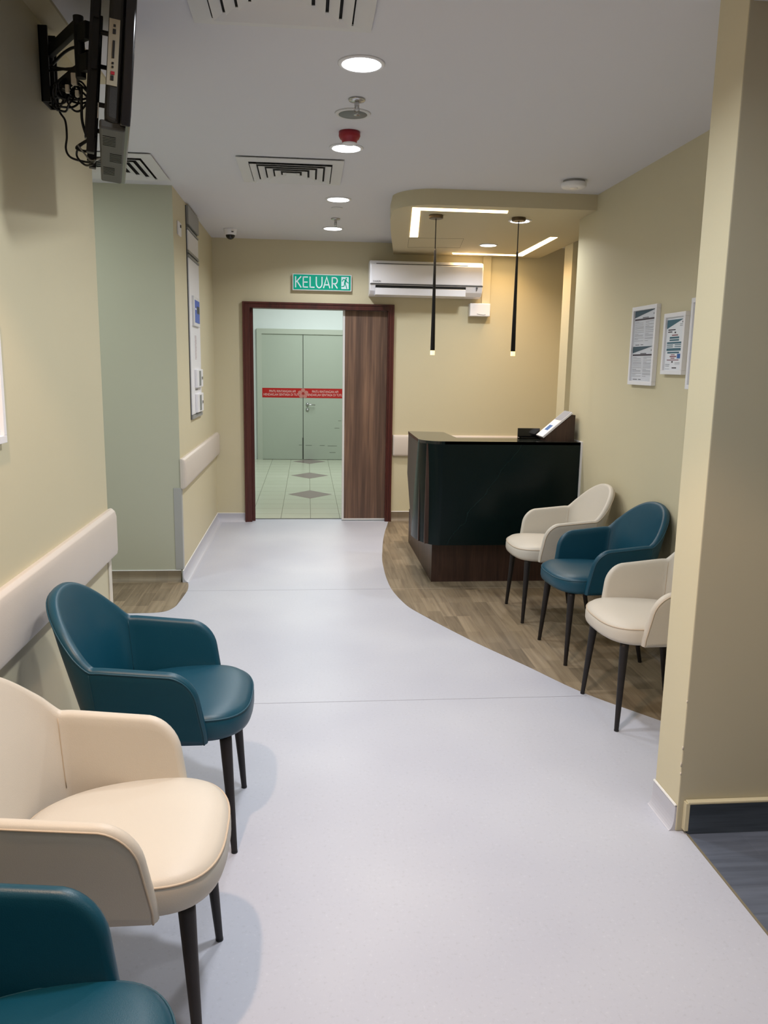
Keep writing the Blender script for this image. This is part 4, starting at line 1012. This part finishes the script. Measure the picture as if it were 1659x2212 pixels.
def make_chair(label, color):
    body, seam, stitch = M[color], M[color+'_seam'], M[color+'_stitch']
    t = thing('tub_armchair', label, 'chair')
    # seat
    base = seat_outline(); cen = Vector((0, 0.0, 0)); n = len(base)
    rings = [(0.050, 0.388), (0.018, 0.390), (0.004, 0.398), (0.0, 0.410), (0.0, 0.444), (0.002, 0.458), (0.008, 0.469), (0.022, 0.478), (0.06, 0.485), (0.11, 0.490), (0.17, 0.492)]
    bm = B(); R = []
    for ins, z in rings:
        rg = []
        for p in base:
            dvec = p-cen; L = dvec.length; q = cen+dvec*max(0.02, (L-ins)/L)
            dz = -0.010*max(0, (q.y-0.12)/0.15)**2 if z > 0.43 else 0
            rg.append(bm.verts.new((q.x, q.y, z+dz)))
        R.append(rg)
    for a, b in zip(R, R[1:]):
        for i in range(n): bm.faces.new((a[i], a[(i+1) % n], b[(i+1) % n], b[i]))
    bm.faces.new(R[-1]); bm.faces.new(R[0])
    st = obj('seat', bm, body, t, smooth=True)
    pts = []
    for p in base:
        if p.y > 0.02 or True:
            dvec = p; L = dvec.length; q = dvec*((L-0.0035)/L); pts.append(Vector((q.x, q.y, 0.4635-0.010*max(0, (q.y-0.12)/0.15)**2)))
    bm = B(); tube(bm, pts, 0.0028, 6, closed=True); obj('piping', bm, seam, st, smooth=True)
    # stitches along the seat edge
    bm = B()
    dense = []
    for k in range(n):
        for f in (0, 1/3, 2/3): dense.append(pts[k].lerp(pts[(k+1) % n], f))
    for k in range(0, len(dense), 1):
        p = dense[k]; q = dense[(k+1) % len(dense)]
        if p.y < 0.06: continue
        ins = Vector((p.x, p.y-0.03, 0)).normalized()*0.010
        a = p-ins+Vector((0, 0, 0.0075)); b = p.lerp(q, 0.55)-ins+Vector((0, 0, 0.0075))
        tube(bm, [a, b], 0.0008, 4)
    obj('stitching', bm, stitch, st)
    sb, rim, seams = chair_mesh_shell()
    sh_ = obj('tub_shell', sb, body, t, smooth=True)
    bm = B(); tube(bm, rim, 0.0026, 6); obj('piping', bm, seam, sh_, smooth=True)
    for s_ in seams: obj('seam', tube(B(), s_, 0.0013, 5), seam, sh_, smooth=True)
    # frame and legs
    bm = B(); box(bm, -0.16, 0.16, 0.135, 0.165, 0.376, 0.390); box(bm, -0.16, 0.16, -0.165, -0.135, 0.376, 0.390); box(bm, -0.16, -0.13, -0.15, 0.15, 0.376, 0.390); box(bm, 0.13, 0.16, -0.15, 0.15, 0.376, 0.390)
    obj('seat_frame', bm, M['leg_metal'], t)
    for sx in (-1, 1):
        for sy in (-1, 1):
            foot = Vector((sx*0.203, sy*0.21, 0)); top_ = Vector((sx*0.168, sy*0.185 if sy > 0 else -0.145, 0.389))
            ax = (top_-foot).normalized(); bm = B()
            tube(bm, [foot, foot+ax*0.006, foot+ax*0.2, top_-ax*0.02, top_], 0.01, 20, radii=[0.0085, 0.0098, 0.0145, 0.0195, 0.0195])
            lg = obj('leg', bm, M['leg_metal'], t, smooth=True)
            bm = B(); tube(bm, [foot, foot+ax*0.006], 0.0104, 14); obj('foot_glide', bm, M['black'], lg)
    return t
def dup(root, label, group):
    r = root.copy(); COL.objects.link(r)
    r['label'] = label
    if group: r['group'] = group
    for ch in list(root.children):
        c = ch.copy(); COL.objects.link(c); c.parent = r
        for g in list(ch.children):
            dd = g.copy(); COL.objects.link(dd); dd.parent = c
    return r
def put(o, x, y, face, group=None):
    o.location = (x, y, 0.0013 if x > 0 else 0.0); o.rotation_euler = (0, 0, face)
    if group: o['group'] = group
gl, gr = 'armchairs in a row along the left wall', 'armchairs in a row along the right wall'
teal0 = make_chair('teal leather tub armchair by the left wall, farthest of its row, nearest the alcove', 'teal'); put(teal0, -0.445, 2.585, -PI/2, gl)
cream0 = make_chair('cream leather tub armchair by the left wall between two teal ones, lit warm', 'cream'); put(cream0, -0.45, 1.778, -PI/2, gl)
o = dup(teal0, 'teal leather tub armchair in the bottom left corner, nearest the camera', gl); put(o, -0.468, 1.068, -PI/2)
o = dup(cream0, 'cream leather tub armchair by the right wall nearest the black desk', gr); put(o, 1.525, 4.85, PI/2)
o = dup(teal0, 'blue teal leather tub armchair by the right wall, between the two cream ones', gr); put(o, 1.555, 4.15, PI/2+0.06)
o = dup(cream0, 'cream leather tub armchair by the right wall, partly hidden behind the column', gr); put(o, 1.54, 3.37, PI/2+0.03)

# ------------------------------------------------------------------ extra real lights (outside the view)
def spot(name, loc, e, col, size=100, blend=0.25, soft=0.04, target=None):
    ld = bpy.data.lights.new(name, 'SPOT'); ld.energy = e; ld.color = col; ld.spot_size = math.radians(size); ld.spot_blend = blend; ld.shadow_soft_size = soft
    lo = bpy.data.objects.new(name, ld); COL.objects.link(lo); lo.location = loc
    if target is not None:
        lo.rotation_euler = (Vector(target)-Vector(loc)).to_track_quat('-Z', 'Y').to_euler()
    return lo
def area(name, loc, e, col, sx, sy, rot=(0, 0, 0), spread=180):
    ld = bpy.data.lights.new(name, 'AREA'); ld.shape = 'RECTANGLE'; ld.size = sx; ld.size_y = sy; ld.energy = e; ld.color = col; ld.spread = math.radians(spread)
    lo = bpy.data.objects.new(name, ld); COL.objects.link(lo); lo.location = loc; lo.rotation_euler = rot
    return lo
spot('warm_spot_lamp', (-0.50, 1.15, 2.66), 112, (1.0, 0.66, 0.42), 120, 0.2, 0.035)
area('rear_ceiling_lamp', (0.21, 2.1, 2.68), 21, (0.93, 0.96, 1.0), 0.15, 0.15, spread=150)
area('rear_ceiling_lamp', (0.21, 0.85, 2.68), 5, (0.95, 0.97, 1.0), 0.15, 0.15, spread=150)
area('rear_ceiling_lamp', (0.21, -1.0, 2.68), 8, (0.95, 0.97, 1.0), 0.5, 0.5)
area('alcove_ceiling_lamp', (-1.9, 4.6, 2.68), 17, (0.92, 1.0, 0.95), 0.3, 0.3)
area('far_room_lamp', (0.3, 11.2, 2.84), 78, (0.92, 1.0, 0.98), 1.2, 2.4)
area('side_room_lamp', (2.3, 0.9, 2.58), 11, (1.0, 0.97, 0.88), 0.4, 0.4)

# ------------------------------------------------------------------ world, camera
sc = bpy.context.scene
w = bpy.data.worlds.new('world'); sc.world = w; w.use_nodes = True
w.node_tree.nodes['Background'].inputs[0].default_value = (0.02, 0.02, 0.02, 1); w.node_tree.nodes['Background'].inputs[1].default_value = 1.0
yaw, pitch, roll, f = 0.0963135, 0.1807073, 0.016453, 1737.77
cy, sy, cp, sp_ = math.cos(yaw), math.sin(yaw), math.cos(pitch), math.sin(pitch)
fw = Vector((sy*cp, cy*cp, -sp_)); rt = Vector((cy, -sy, 0)); up = rt.cross(fw)
r2 = rt*math.cos(roll)+up*math.sin(roll); u2 = -rt*math.sin(roll)+up*math.cos(roll)
cd = bpy.data.cameras.new('camera'); cam = bpy.data.objects.new('camera', cd); COL.objects.link(cam)
cd.sensor_fit = 'HORIZONTAL'; cd.sensor_width = 36; cd.lens = f/1659*36; cd.clip_start = 0.02
cam.matrix_world = Matrix(((r2.x, u2.x, -fw.x, 0), (r2.y, u2.y, -fw.y, 0), (r2.z, u2.z, -fw.z, 1.55), (0, 0, 0, 1)))
sc.camera = cam
sc.view_settings.view_transform = 'Standard'; sc.view_settings.look = 'None'; sc.view_settings.gamma = 1.0
sc.view_settings.use_curve_mapping = False
sc.view_settings.exposure = -0.03
